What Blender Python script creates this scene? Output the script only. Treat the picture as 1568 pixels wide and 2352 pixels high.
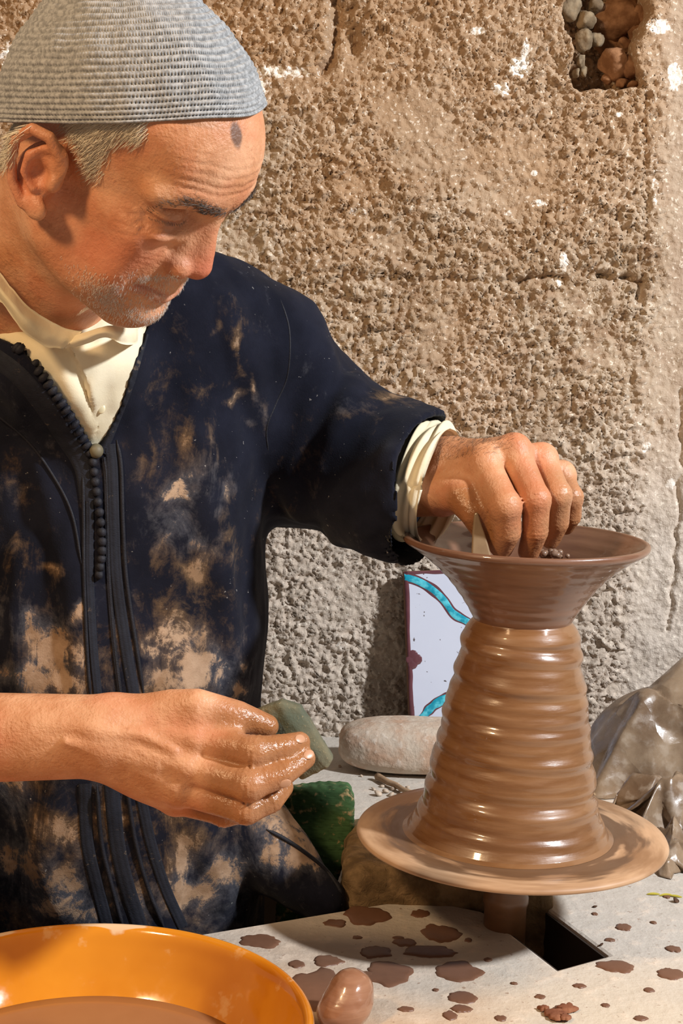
import bpy, bmesh, math, random
import numpy as np
from mathutils import Vector, Matrix
from mathutils.bvhtree import BVHTree

for _o in list(bpy.data.objects):
    bpy.data.objects.remove(_o)
scene = bpy.context.scene
COL = scene.collection

# ------------------------------------------------------------------ camera
FPX = 3600.0                       # focal length in pixels of the 1568 x 2352 frame
PITCH, ROLL = math.radians(8.13), math.radians(1.98)
CAM = np.array([0.0, 0.0, 0.61])   # bench top is z = 0
FWD = np.array([0, math.cos(PITCH), -math.sin(PITCH)])
_U0 = np.array([0, math.sin(PITCH), math.cos(PITCH)])
_X = np.array([1.0, 0, 0])
RGT = math.cos(ROLL) * _X + math.sin(ROLL) * _U0
UPV = -math.sin(ROLL) * _X + math.cos(ROLL) * _U0
cd = bpy.data.cameras.new('camera')
cd.sensor_fit = 'VERTICAL'
cd.sensor_height = 24.0
cd.lens = 24.0 * FPX / 2352.0
cd.clip_start = 0.02
cam = bpy.data.objects.new('camera', cd)
COL.objects.link(cam)
cam.matrix_world = Matrix(((RGT[0], UPV[0], -FWD[0], CAM[0]), (RGT[1], UPV[1], -FWD[1], CAM[1]),
                           (RGT[2], UPV[2], -FWD[2], CAM[2]), (0, 0, 0, 1)))
scene.camera = cam

# ------------------------------------------------------------------ world, lamps, exposure
w = bpy.data.worlds.new('world'); scene.world = w; w.use_nodes = True
w.node_tree.nodes['Background'].inputs[0].default_value = (0.95, 0.86, 0.76, 1)
w.node_tree.nodes['Background'].inputs[1].default_value = 0.16
def lamp(name, loc, target, power, size, col):
    l = bpy.data.lights.new(name, 'AREA'); l.shape = 'DISK'; l.size = size; l.energy = power; l.color = col
    o = bpy.data.objects.new(name, l); COL.objects.link(o); o.location = loc
    o.rotation_euler = (Vector(target) - Vector(loc)).to_track_quat('-Z', 'Y').to_euler()
    return o
lamp('white_lamp', (2.10, 0.38, 1.95), (0.10, 1.60, 0.35), 118.0, 0.22, (0.95, 0.97, 1.0))
lamp('warm_lamp', (-0.95, 0.25, 1.45), (-0.10, 1.40, 0.60), 20.0, 0.22, (1.0, 0.68, 0.38))
vs = scene.view_settings
vs.view_transform = 'Standard'; vs.look = 'None'; vs.exposure = 0.0; vs.gamma = 1.0; vs.use_curve_mapping = False

# ------------------------------------------------------------------ numeric helpers
def c2w(P):                        # camera axes (right, depth, up) -> world
    P = np.asarray(P, float)
    return CAM + P[..., 0:1] * RGT + P[..., 1:2] * FWD + P[..., 2:3] * UPV
def w2c(P):
    Q = np.asarray(P, float) - CAM
    return np.stack([Q @ RGT, Q @ FWD, Q @ UPV], -1)
def C(px, py, d):                  # a point of the place at depth d, in camera axes
    return np.array([(px - 784) / FPX * d, d, (1176 - py) / FPX * d])
def W(px, py, d):
    return c2w(C(px, py, d))
def G(px, py, z=0.0):              # where a sight line meets the level z
    r = FWD + (px - 784) / FPX * RGT + (1176 - py) / FPX * UPV
    t = (z - CAM[2]) / r[2]
    return CAM + t * r
def GY(px, py, y):                 # where a sight line meets the plane y
    r = FWD + (px - 784) / FPX * RGT + (1176 - py) / FPX * UPV
    return CAM + (y - CAM[1]) / r[1] * r

def _h(ix, iy, iz, s):
    h = (ix.astype(np.int64) * 73856093) ^ (iy.astype(np.int64) * 19349663) ^ (iz.astype(np.int64) * 83492791) ^ (s * 2654435761)
    h &= 0xffffffff
    h = ((h ^ (h >> 15)) * 2246822519) & 0xffffffff
    h = ((h ^ (h >> 13)) * 3266489917) & 0xffffffff
    h ^= h >> 16
    return h.astype(np.float64) / 4294967295.0
def vnoise(P, scale=1.0, seed=0):
    P = np.asarray(P, float) * scale
    i = np.floor(P); f = P - i; f = f * f * (3 - 2 * f); i = i.astype(np.int64)
    r = 0
    for a in (0, 1):
        wx = f[..., 0] if a else 1 - f[..., 0]
        for b in (0, 1):
            wy = f[..., 1] if b else 1 - f[..., 1]
            for c in (0, 1):
                wz = f[..., 2] if c else 1 - f[..., 2]
                r = r + wx * wy * wz * _h(i[..., 0] + a, i[..., 1] + b, i[..., 2] + c, seed)
    return r * 2 - 1
def vn2(U, V_, scale=1.0, seed=0):
    a = U * scale; b = V_ * scale; ia = np.floor(a); ib = np.floor(b); fa = a - ia; fb = b - ib
    fa = fa * fa * (3 - 2 * fa); fb = fb * fb * (3 - 2 * fb); ia = ia.astype(np.int64); ib = ib.astype(np.int64); z = np.int64(seed * 131 + 7)
    zz = np.full(1, z)
    h00 = _h(ia, ib, zz, seed); h10 = _h(ia + 1, ib, zz, seed); h01 = _h(ia, ib + 1, zz, seed); h11 = _h(ia + 1, ib + 1, zz, seed)
    return ((h00 * (1 - fa) + h10 * fa) * (1 - fb) + (h01 * (1 - fa) + h11 * fa) * fb) * 2 - 1
def fb2(U, V_, scale, seed=0, octs=3):
    r = 0; a = 1.0; t = 0
    for k in range(octs):
        r = r + a * vn2(U, V_, scale * 2 ** k, seed + 17 * k); t += a; a *= 0.5
    return r / t
def fbm(P, scale, seed=0, octs=3):
    r = 0; a = 1.0; t = 0
    for k in range(octs):
        r = r + a * vnoise(P, scale * 2 ** k, seed + 17 * k); t += a; a *= 0.5
    return r / t
def worley2(u, v, seed=0):
    iu = np.floor(u).astype(np.int64); iv = np.floor(v).astype(np.int64)
    f1 = np.full(u.shape, 9.0); f2 = np.full(u.shape, 9.0)
    z = np.zeros_like(iu)
    for a in (-1, 0, 1):
        for b in (-1, 0, 1):
            cx = iu + a + _h(iu + a, iv + b, z, seed); cy = iv + b + _h(iu + a, iv + b, z + 7, seed + 5)
            d = np.hypot(u - cx, v - cy)
            f2 = np.where(d < f1, f1, np.minimum(f2, d)); f1 = np.minimum(f1, d)
    return f1, f2
def sstep(a, b, x):
    t = np.clip((x - a) / (b - a), 0, 1); return t * t * (3 - 2 * t)
def segdist(P, pts):               # distance of points to a polyline, any dimension
    pts = np.asarray(pts, float); best = np.full(P.shape[:-1], 1e9)
    for a, b in zip(pts[:-1], pts[1:]):
        ab = b - a; t = np.clip(((P - a) @ ab) / (ab @ ab), 0, 1)
        best = np.minimum(best, np.linalg.norm(P - a - t[..., None] * ab, axis=-1))
    return best
def in_poly(u, v, poly):
    r = np.zeros(u.shape, bool); n = len(poly)
    for i in range(n):
        x0, y0 = poly[i]; x1, y1 = poly[(i + 1) % n]
        c = ((y0 > v) != (y1 > v)) & (u < (x1 - x0) * (v - y0) / (y1 - y0 + 1e-12) + x0)
        r ^= c
    return r
def spline(pts, n):                # Catmull-Rom through the points
    p = np.asarray(pts, float); p = np.vstack([2 * p[0] - p[1], p, 2 * p[-1] - p[-2]])
    m = len(p) - 3; t = np.linspace(0, m - 1e-9, n); i = t.astype(int); f = (t - i)[:, None]
    a, b, c, d = p[i], p[i + 1], p[i + 2], p[i + 3]
    return 0.5 * (2 * b + (c - a) * f + (2 * a - 5 * b + 4 * c - d) * f * f + (3 * b - a - 3 * c + d) * f ** 3)

# ------------------------------------------------------------------ mesh helpers
ORG = {}
def add(name, V, F, mat, parent=None, org=None, smooth=True, attrs=None, label=None, cat=None, group=None, kind=None):
    """one mesh object; V in world axes; F an (n,4)/(n,3) array or a list of faces"""
    V = np.asarray(V, float)
    if parent is not None: o0 = ORG[parent.name]
    elif org is not None: o0 = np.asarray(org, float)
    else: o0 = np.array([(V[:, 0].min() + V[:, 0].max()) / 2, (V[:, 1].min() + V[:, 1].max()) / 2, V[:, 2].min()])
    me = bpy.data.meshes.new(name)
    if isinstance(F, np.ndarray):
        n, k = F.shape
        me.vertices.add(len(V)); me.vertices.foreach_set('co', (V - o0).astype(np.float32).ravel())
        me.loops.add(n * k); me.loops.foreach_set('vertex_index', F.astype(np.int32).ravel())
        me.polygons.add(n); me.polygons.foreach_set('loop_start', np.arange(0, n * k, k, dtype=np.int32))
        me.update(calc_edges=True)
    else:
        me.from_pydata((V - o0).tolist(), [], [list(map(int, f)) for f in F])
    me.validate()
    if smooth: me.polygons.foreach_set('use_smooth', np.ones(len(me.polygons), bool))
    for k, a in (attrs or {}).items():
        at = me.attributes.new(k, 'FLOAT', 'POINT'); at.data.foreach_set('value', np.asarray(a, np.float32))
    if mat is not None: me.materials.append(mat)
    o = bpy.data.objects.new(name, me); COL.objects.link(o)
    ORG[o.name] = o0
    if parent is not None: o.parent = parent
    else: o.location = o0
    tag(o, label, cat, group, kind)
    return o
def tag(o, label=None, cat=None, group=None, kind=None):
    if label: o['label'] = label
    if cat: o['category'] = cat
    if group: o['group'] = group
    if kind: o['kind'] = kind
def empty(name, loc, label, cat, group=None):
    o = bpy.data.objects.new(name, None); COL.objects.link(o); o.location = loc; o.empty_display_size = 0.03
    ORG[o.name] = np.asarray(loc, float); tag(o, label, cat, group); return o
def gridF(nu, nv, wrapu=False, wrapv=False, flip=False):
    iu = np.arange(nu if wrapu else nu - 1); iv = np.arange(nv if wrapv else nv - 1)
    a, b = np.meshgrid(iu, iv, indexing='ij'); a = a.ravel(); b = b.ravel()
    a1 = (a + 1) % nu; b1 = (b + 1) % nv
    F = np.stack([a * nv + b, a1 * nv + b, a1 * nv + b1, a * nv + b1], -1)
    return F[:, ::-1] if flip else F
def lathe(prof, n=96, cen=(0, 0, 0), lean=None, disp=None):
    """prof: (m,2) r,z ; closed surface of revolution as a grid"""
    p = np.asarray(prof, float); t = np.linspace(0, 2 * np.pi, n, endpoint=False)
    T, Z = np.meshgrid(t, p[:, 1], indexing='ij'); Rr = np.meshgrid(t, p[:, 0], indexing='ij')[1]
    if disp is not None: Rr = Rr + disp(T, Rr, Z)
    V = np.stack([Rr * np.cos(T) + cen[0], Rr * np.sin(T) + cen[1], Z + cen[2]], -1)
    if lean is not None: V[..., 0] += lean(Z)
    return V.reshape(-1, 3), gridF(n, len(p), wrapu=True)
def tube(path, rad, n=8, cap=True):
    p = np.asarray(path, float); m = len(p); rad = np.broadcast_to(rad, (m,))
    t = np.gradient(p, axis=0); t /= np.linalg.norm(t, axis=1)[:, None] + 1e-12
    ref = np.array([0, 0, 1.0]) if abs(t[0] @ np.array([0, 0, 1.0])) < 0.9 else np.array([1.0, 0, 0])
    V = []
    u = np.cross(t[0], ref); u /= np.linalg.norm(u)
    for i in range(m):
        u = u - (u @ t[i]) * t[i]; u /= np.linalg.norm(u); v = np.cross(t[i], u)
        a = np.linspace(0, 2 * np.pi, n, endpoint=False)
        V.append(p[i] + rad[i] * (np.cos(a)[:, None] * u + np.sin(a)[:, None] * v))
    V = np.array(V).reshape(-1, 3)
    F = gridF(m, n, wrapv=True).tolist()
    if cap:
        F.append(list(range(n))[::1]); F.append([(m - 1) * n + k for k in range(n)][::-1])
    return V, F
def prism(poly, depth_vec, nseg=1):
    """extrude a closed world polygon along a vector"""
    p = np.asarray(poly, float); n = len(p); dv = np.asarray(depth_vec, float)
    V = np.vstack([p, p + dv]); F = [list(range(n))[::-1], list(range(n, 2 * n))]
    for i in range(n):
        j = (i + 1) % n; F.append([i, j, n + j, n + i])
    return V, F
def bevel(o, width, seg=2, ang=0.5):
    m = o.modifiers.new('bevel', 'BEVEL'); m.width = width; m.segments = seg; m.limit_method = 'ANGLE'; m.angle_limit = ang
    return o
def join(parts):
    V = []; F = []; k = 0
    for v, f in parts:
        V.append(v); F += [[int(i) + k for i in q] for q in f]; k += len(v)
    return np.vstack(V), F
def ico(sub=3):
    bm = bmesh.new(); bmesh.ops.create_icosphere(bm, subdivisions=sub, radius=1.0)
    V = np.array([v.co[:] for v in bm.verts]); F = np.array([[v.index for v in f.verts] for f in bm.faces]); bm.free()
    return V, F
ICO = {k: ico(k) for k in (1, 2, 3, 4, 5)}

# ------------------------------------------------------------------ signed distance modelling
def smin(a, b, k):
    if k <= 0: return np.minimum(a, b)
    h = np.maximum(k - np.abs(a - b), 0) / k
    return np.minimum(a, b) - h * h * k * 0.25
def p_ell(c, r, R=None):
    c = np.asarray(c, float); r = np.asarray(r, float)
    def f(P):
        q = P - c
        if R is not None: q = q @ R
        k0 = np.sqrt(((q / r) ** 2).sum(-1)) + 1e-9; k1 = np.sqrt(((q / (r * r)) ** 2).sum(-1)) + 1e-9
        return k0 * (k0 - 1) / k1
    m = r if R is None else np.full(3, r.max())
    return f, c - m, c + m
def p_rc(a, b, ra, rb):
    a = np.asarray(a, float); b = np.asarray(b, float); ab = b - a; L2 = ab @ ab + 1e-12
    def f(P):
        q = P - a; t = np.clip((q @ ab) / L2, 0, 1)
        return np.sqrt(((q - t[..., None] * ab) ** 2).sum(-1)) - (ra + (rb - ra) * t)
    m = max(ra, rb)
    return f, np.minimum(a, b) - m, np.maximum(a, b) + m
def p_chain(pts, rads):
    segs = [p_rc(pts[i], pts[i + 1], rads[i], rads[i + 1]) for i in range(len(pts) - 1)]
    def f(P):
        d = segs[0][0](P)
        for s in segs[1:]: d = np.minimum(d, s[0](P))
        return d
    return f, np.min([s[1] for s in segs], 0), np.max([s[2] for s in segs], 0)
def p_local(prim, Mx, O, mirror=False):
    f, lo, hi = prim
    if mirror:
        m = max(abs(lo[1]), abs(hi[1])); lo = np.array([lo[0], -m, lo[2]]); hi = np.array([hi[0], m, hi[2]])
    cor = np.array([[x, y, z] for x in (lo[0], hi[0]) for y in (lo[1], hi[1]) for z in (lo[2], hi[2])]) @ Mx.T + O
    def g(P):
        q = (P - O) @ Mx
        if mirror: q = np.stack([q[..., 0], -np.abs(q[..., 1]), q[..., 2]], -1)
        return f(q)
    return g, cor.min(0), cor.max(0)
class Sdf:
    def __init__(s): s.ops = []
    def add(s, prim, k=0.0): s.ops.append(('a', prim, k)); return s
    def sub(s, prim, k=0.0): s.ops.append(('s', prim, k)); return s
    def mod(s, fn, lo, hi): s.ops.append(('m', (fn, np.asarray(lo, float), np.asarray(hi, float)), 0.0)); return s
    def __call__(s, P):            # P (nb, m, 3)
        d = np.full(P.shape[:-1], 0.5)
        blo = P.min(1); bhi = P.max(1); kmax = max(o[2] for o in s.ops)
        for t, (f, lo, hi), k in s.ops:
            mg = (1.3 * kmax if t == 'a' else 1.5 * k) + 0.012 if t != 'm' else 0.0
            idx = np.nonzero(((bhi >= lo - mg) & (blo <= hi + mg)).all(-1))[0]
            if len(idx) == 0: continue
            Q = P[idx]
            if t == 'a': d[idx] = smin(d[idx], f(Q), k)
            elif t == 's': d[idx] = -smin(-d[idx], f(Q), k)
            else: d[idx] = f(Q, d[idx])
        return d
    def bounds(s):
        A = [p for t, p, k in s.ops if t == 'a']
        return np.min([p[1] for p in A], 0) - 0.02, np.max([p[2] for p in A], 0) + 0.02
def mesh_sdf(ev, h, lo=None, hi=None, nb=8):
    l0, h0 = ev.bounds()
    lo = l0 if lo is None else np.asarray(lo); hi = h0 if hi is None else np.asarray(hi)
    B = nb * h
    n = np.ceil((hi - lo) / B).astype(int)
    I = np.stack(np.meshgrid(*[np.arange(k) for k in n], indexing='ij'), -1).reshape(-1, 3)
    cen = lo + (I + 0.5) * B
    # coarse test on corners and centre of each block
    off = np.array([[0, 0, 0], [-.5, -.5, -.5], [.5, .5, .5]]) * B
    dm = np.concatenate([ev(cen[i:i + 60000, None] + off) for i in range(0, len(cen), 60000)])
    act = (np.abs(dm[:, 0]) < B * 0.95) | ((dm.min(1) < 0) & (dm.max(1) > 0))
    I = I[act]
    g = np.stack(np.meshgrid(*[np.arange(nb + 1)] * 3, indexing='ij'), -1).reshape(-1, 3)
    NX, NY, NZ = n * nb + 2
    cid = []; cv = []; faces = []
    for s in range(0, len(I), 600):
        J = I[s:s + 600]
        vals = ev(lo + (J[:, None] * nb + g) * h).reshape(-1, nb + 1, nb + 1, nb + 1)
        ins = vals < 0
        cnt = sum(ins[:, a:nb + a, b:nb + b, c:nb + c].astype(np.int8) for a in (0, 1) for b in (0, 1) for c in (0, 1))
        bi, x, y, z = np.nonzero((cnt > 0) & (cnt < 8))
        cor = {(a, b, c): vals[bi, x + a, y + b, z + c] for a in (0, 1) for b in (0, 1) for c in (0, 1)}
        acc = np.zeros((len(bi), 3)); num = np.zeros(len(bi))
        for ax in range(3):
            for p in (0, 1):
                for q in (0, 1):
                    k0 = [p, q]; k0.insert(ax, 0); k1 = [p, q]; k1.insert(ax, 1)
                    v0 = cor[tuple(k0)]; v1 = cor[tuple(k1)]
                    m = (v0 < 0) != (v1 < 0); t = np.where(m, v0 / np.where(m, v0 - v1, 1), 0)
                    pt = np.tile(np.array(k0, float), (len(bi), 1)); pt[:, ax] += t
                    acc[m] += pt[m]; num[m] += 1
        gi = J[bi] * nb + np.stack([x, y, z], -1)
        cv.append(lo + (gi + acc / num[:, None]) * h)
        cid.append(((gi[:, 0] + 1) * NY + gi[:, 1] + 1) * NZ + gi[:, 2] + 1)
        for ax in range(3):
            sl0 = [slice(0, nb)] * 3; sl1 = [slice(0, nb)] * 3; sl1[ax] = slice(1, nb + 1)
            A = ins[(slice(None),) + tuple(sl0)]; Bv = ins[(slice(None),) + tuple(sl1)]
            bi, x, y, z = np.nonzero(A != Bv)
            gi = J[bi] * nb + np.stack([x, y, z], -1); sg = A[bi, x, y, z]
            o1, o2 = [(1, 2), (2, 0), (0, 1)][ax]
            quad = []
            for (p, q) in ((0, 0), (-1, 0), (-1, -1), (0, -1)):
                kk = gi.copy(); kk[:, o1] += p; kk[:, o2] += q
                quad.append(((kk[:, 0] + 1) * NY + kk[:, 1] + 1) * NZ + kk[:, 2] + 1)
            quad = np.stack(quad, -1); quad[~sg] = quad[~sg][:, ::-1]
            faces.append(quad)
    cid = np.concatenate(cid); cv = np.concatenate(cv); F = np.concatenate(faces)
    o = np.argsort(cid); cid = cid[o]; cv = cv[o]
    j = np.searchsorted(cid, F).clip(0, len(cid) - 1)
    ok = (cid[j] == F).all(1)
    return cv, j[ok]
def vnormals(V, F):
    n = np.zeros_like(V)
    a, b, c = V[F[:, 0]], V[F[:, 1]], V[F[:, 2]]
    fn = np.cross(b - a, V[F[:, -1]] - a) if F.shape[1] == 4 else np.cross(b - a, c - a)
    for k in range(F.shape[1]): np.add.at(n, F[:, k], fn)
    return n / (np.linalg.norm(n, axis=1)[:, None] + 1e-12)
def relax(V, F, it=1, lam=0.5):
    E = np.concatenate([F[:, [0, 1]], F[:, [1, 2]], F[:, [2, 3]], F[:, [3, 0]]])
    for _ in range(it):
        s = np.zeros_like(V); c = np.zeros(len(V))
        np.add.at(s, E[:, 0], V[E[:, 1]]); np.add.at(c, E[:, 0], 1)
        np.add.at(s, E[:, 1], V[E[:, 0]]); np.add.at(c, E[:, 1], 1)
        V = V + lam * (s / np.maximum(c, 1)[:, None] - V)
    return V
def strands(P, D, L, rad, bend=None, seg=2):
    """thin tapered three-sided hairs rooted at P along D; returns V,F of one mesh"""
    n = len(P); L = np.broadcast_to(L, (n,)); D = D / (np.linalg.norm(D, axis=1)[:, None] + 1e-9)
    ref = np.where(np.abs(D[:, 2:3]) < 0.9, np.array([[0, 0, 1.0]]), np.array([[1.0, 0, 0]]))
    u = np.cross(D, ref); u /= np.linalg.norm(u, axis=1)[:, None]; v = np.cross(D, u)
    bend = np.zeros((n, 3)) if bend is None else bend
    rings = []
    for k in range(seg):
        t = k / seg; c = P + D * (L * t)[:, None] + bend * (L * t * t)[:, None]; r = rad * (1 - 0.6 * t)
        for a in range(3):
            an = a * 2 * math.pi / 3
            rings.append(c + r * (math.cos(an) * u + math.sin(an) * v))
    rings.append(P + D * L[:, None] + bend * L[:, None])
    V = np.stack(rings, 1).reshape(-1, 3); m = 3 * seg + 1
    T = []
    for k in range(seg - 1):
        for a in range(3):
            b = (a + 1) % 3; T += [[3 * k + a, 3 * k + b, 3 * k + 3 + b], [3 * k + a, 3 * k + 3 + b, 3 * k + 3 + a]]
    for a in range(3): T.append([3 * (seg - 1) + a, 3 * (seg - 1) + (a + 1) % 3, 3 * seg])
    F = (np.arange(n)[:, None, None] * m + np.array(T)[None]).reshape(-1, 3)
    return V, F

# ------------------------------------------------------------------ material helpers
def S(r, g, b):
    f = lambda c: c / 255 / 12.92 if c / 255 <= 0.04045 else ((c / 255 + 0.055) / 1.055) ** 2.4
    return (f(r), f(g), f(b), 1.0)
class Mat:
    def __init__(s, name, base=(0.5, 0.5, 0.5, 1), rough=0.7, spec=0.5):
        s.m = bpy.data.materials.new(name); s.m.use_nodes = True; s.t = s.m.node_tree
        s.b = s.t.nodes['Principled BSDF']; s.b.inputs['Base Color'].default_value = base
        s.b.inputs['Roughness'].default_value = rough; s.b.inputs['Specular IOR Level'].default_value = spec
        s.tc = s.t.nodes.new('ShaderNodeTexCoord'); s.vec = s.tc.outputs['Object']
    def _in(s, sock, v):
        if isinstance(v, bpy.types.NodeSocket): s.t.links.new(v, sock)
        elif v is not None: sock.default_value = v
    def noise(s, scale, detail=4, rough=0.55, dist=0.0, vec=None, stretch=None):
        n = s.t.nodes.new('ShaderNodeTexNoise'); n.inputs['Scale'].default_value = scale; n.inputs['Detail'].default_value = detail
        n.inputs['Roughness'].default_value = rough; n.inputs['Distortion'].default_value = dist
        v = vec or s.vec
        if stretch is not None:
            mp = s.t.nodes.new('ShaderNodeMapping'); mp.inputs['Scale'].default_value = stretch; s.t.links.new(v, mp.inputs['Vector']); v = mp.outputs[0]
        s.t.links.new(v, n.inputs['Vector']); return n.outputs['Fac']
    def voro(s, scale, feature='F1', rand=1.0, vec=None):
        n = s.t.nodes.new('ShaderNodeTexVoronoi'); n.feature = feature; n.inputs['Scale'].default_value = scale
        n.inputs['Randomness'].default_value = rand; s.t.links.new(vec or s.vec, n.inputs['Vector']); return n.outputs['Distance']
    def attr(s, name):
        n = s.t.nodes.new('ShaderNodeAttribute'); n.attribute_name = name; return n.outputs['Fac']
    def ramp(s, fac, a, b, lo=0.0, hi=1.0):
        n = s.t.nodes.new('ShaderNodeMapRange'); n.interpolation_type = 'SMOOTHSTEP'
        s._in(n.inputs['Value'], fac); n.inputs['From Min'].default_value = a; n.inputs['From Max'].default_value = b
        n.inputs['To Min'].default_value = lo; n.inputs['To Max'].default_value = hi; return n.outputs[0]
    def math(s, op, a, b=None, clamp=False):
        n = s.t.nodes.new('ShaderNodeMath'); n.operation = op; n.use_clamp = clamp; s._in(n.inputs[0], a); s._in(n.inputs[1], b); return n.outputs[0]
    def mix(s, fac, a, b):
        n = s.t.nodes.new('ShaderNodeMix'); n.data_type = 'RGBA'; s._in(n.inputs[0], fac); s._in(n.inputs[6], a); s._in(n.inputs[7], b); return n.outputs[2]
    def color(s, v): s._in(s.b.inputs['Base Color'], v); return s
    def rough(s, v): s._in(s.b.inputs['Roughness'], v); return s
    def bump(s, h, strength=0.5, dist=0.002):
        n = s.t.nodes.new('ShaderNodeBump'); n.inputs['Strength'].default_value = strength; n.inputs['Distance'].default_value = dist
        s._in(n.inputs['Height'], h)
        cur = s.b.inputs['Normal']
        if cur.is_linked: s.t.links.new(cur.links[0].from_socket, n.inputs['Normal'])
        s.t.links.new(n.outputs[0], cur); return s
    def coat(s, wgt, r=0.1): s._in(s.b.inputs['Coat Weight'], wgt); s.b.inputs['Coat Roughness'].default_value = r; return s
    def sss(s, wgt, rad=(0.006, 0.002, 0.001), scale=1.0):
        s.b.inputs['Subsurface Weight'].default_value = wgt; s.b.inputs['Subsurface Radius'].default_value = rad; s.b.inputs['Subsurface Scale'].default_value = scale; return s

# ================================================================== the setting
YW = 2.09
def mat_wall():
    m = Mat('earthen_plaster', rough=0.95, spec=0.06)
    n1 = m.noise(7, 5); n2 = m.noise(38, 5, 0.6); n3 = m.noise(190, 3); n4 = m.noise(95, 4, 0.6, 0.6)
    c = m.mix(m.ramp(n1, 0.38, 0.62), S(164, 142, 118), S(186, 168, 147))
    c = m.mix(m.ramp(n2, 0.42, 0.68, 0, 0.7), c, S(150, 122, 97))
    c = m.mix(m.attr('clay_red'), c, m.mix(n2, S(156, 124, 95), S(180, 150, 118)))
    c = m.mix(m.attr('grey'), c, m.mix(n2, S(184, 170, 154), S(220, 208, 196)))
    fl = m.ramp(n3, 0.60, 0.66); c = m.mix(m.math('MULTIPLY', fl, 0.6), c, S(240, 230, 214))
    wh = m.math('ADD', m.attr('white'), m.math('ADD', m.math('MULTIPLY', n4, 0.8), m.math('MULTIPLY', m.math('SUBTRACT', n3, .5), .7)))
    c = m.mix(m.ramp(wh, 0.86, 1.02), c, S(238, 230, 220))
    m.color(c)
    m.bump(m.noise(420, 3), 0.5, 0.0014); m.bump(n3, 0.55, 0.003)
    return m.m
def wall_xz(px, py):
    p = GY(px, py, YW); return p[0], p[2]
def axis(lo, hi, d, LO, HI, D):
    a = np.arange(lo, hi, d); return np.concatenate([np.arange(LO, lo - 1e-6, D), a, np.arange(hi, HI + D, D)])
def axis3(lo, hi, d, lo2, hi2, d2, LO, HI, D):
    return np.concatenate([np.arange(LO, lo2 - 1e-6, D), np.arange(lo2, lo - 1e-6, d2), np.arange(lo, hi, d), np.arange(hi, hi2, d2), np.arange(hi2, HI + D, D)])
ux = axis3(-0.52, 0.57, 0.0022, -0.95, 1.05, 0.006, -1.5, 1.6, 0.04); uz = axis3(-0.04, 1.05, 0.0022, -0.05, 1.30, 0.006, -0.52, 1.9, 0.04)
X, Z = np.meshgrid(ux, uz, indexing='ij')
P3 = np.stack([X, Z, 0 * X], -1)
wx = X + 0.0055 * vn2(X, Z, 110, 3) + 0.010 * vn2(X, Z, 25, 31); wz = Z + 0.0055 * vn2(X, Z, 110, 4) + 0.010 * vn2(X, Z, 25, 41)
f1, f2 = worley2(wx / 0.0088, wz / 0.0104, 11)
g1, g2 = worley2(wx / 0.0050 + 3, wz / 0.0055, 12)
rough_m = 0.45 + 0.55 * sstep(-0.50, -0.10, fb2(X, Z, 9, 21, 3))
xs = wall_xz(1480, 700)[0]
strip = sstep(xs - 0.02, xs + 0.035, X + 0.012 * vn2(X, Z, 14, 8)) * sstep(-0.6, 0.2, fb2(X, Z, 18, 77) + 0.5)
rough_m *= 1 - 0.85 * strip
for (px, py, rx, ry) in [(820, 420, 45, 28), (700, 190, 60, 25), (950, 250, 80, 40), (560, 560, 50, 40), (1330, 690, 60, 35), (900, 560, 60, 30)]:
    cx, cz = wall_xz(px, py); rough_m *= 1 - 0.6 * np.exp(-(((X - cx) / (rx / 1714)) ** 2 + ((Z - cz) / (ry / 1714)) ** 2) ** 2)
lowm = 0.70 + 0.30 * sstep(0.25, 0.45, Z + 0.05 * vn2(X, Z, 6, 5))
Hh = 0.010 * fb2(X, Z, 3.0, 1, 3) + 0.0042 * fb2(X, Z, 28, 2, 3)
clod = sstep(0.05, 0.24, f2 - f1) * (0.35 + 0.65 * vn2(wx, wz, 120, 9) ** 2 * 2)
fine = sstep(0.0, 0.4, g2 - g1)
far_m = sstep(0.98, 0.62, np.abs(X - 0.03)) * sstep(1.28, 1.08, Z)
Hh += far_m * rough_m * lowm * (0.0064 * clod + 0.0042 * fine + 0.0040 * vn2(X, Z, 130, 15))
Hh += far_m * 0.0012 * vn2(X, Z, 260, 16)
def groove(pts, wd, dp):
    global Hh
    q = np.array([wall_xz(*p) for p in pts]); dd = segdist(np.stack([X + 0.004 * vn2(X, Z, 60, 51), Z + 0.004 * vn2(X, Z, 60, 52)], -1), q)
    Hh = Hh - dp * np.exp(-(dd / wd) ** 2)
groove([(1195, 652), (1240, 632), (1288, 642)], 0.0045, 0.014)
groove([(1372, 632), (1420, 636), (1472, 645), (1463, 685)], 0.0045, 0.014)
groove([(500, 642), (700, 655), (900, 640), (1200, 648)], 0.004, 0.004)
groove([(1210, 800), (1262, 790), (1275, 815)], 0.005, 0.005)
groove([(765, 5), (770, 90), (757, 148), (735, 158)], 0.0065, 0.022)
groove([(815, 60), (812, 120)], 0.006, 0.012)
groove([(790, 20), (792, 100)], 0.016, 0.014)
groove([(1562, 900), (1565, 1050), (1548, 1300), (1535, 1450)], 0.003, 0.006)
groove([(1478, 200), (1480, 420), (1478, 640)], 0.004, 0.004)
cav_px = [(1302, -80), (1298, 40), (1313, 110), (1311, 165), (1318, 203), (1400, 212), (1466, 210), (1474, 185), (1466, 120), (1492, 30), (1500, -80)]
cav = [wall_xz(*p) for p in cav_px]
cu = X + 0.006 * vn2(X, Z, 45, 61) + 0.003 * vn2(X, Z, 140, 63); cvv = Z + 0.006 * vn2(X, Z, 45, 62) + 0.003 * vn2(X, Z, 140, 64)
ins = in_poly(cu, cvv, cav); dcv = segdist(np.stack([cu, cvv], -1), np.array(cav + cav[:1]))
Hh = np.where(ins, Hh - 0.085 * sstep(0.0, 0.009, dcv), Hh + 0.003 * np.exp(-(dcv / 0.012) ** 2))
white = np.zeros_like(X)
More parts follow.
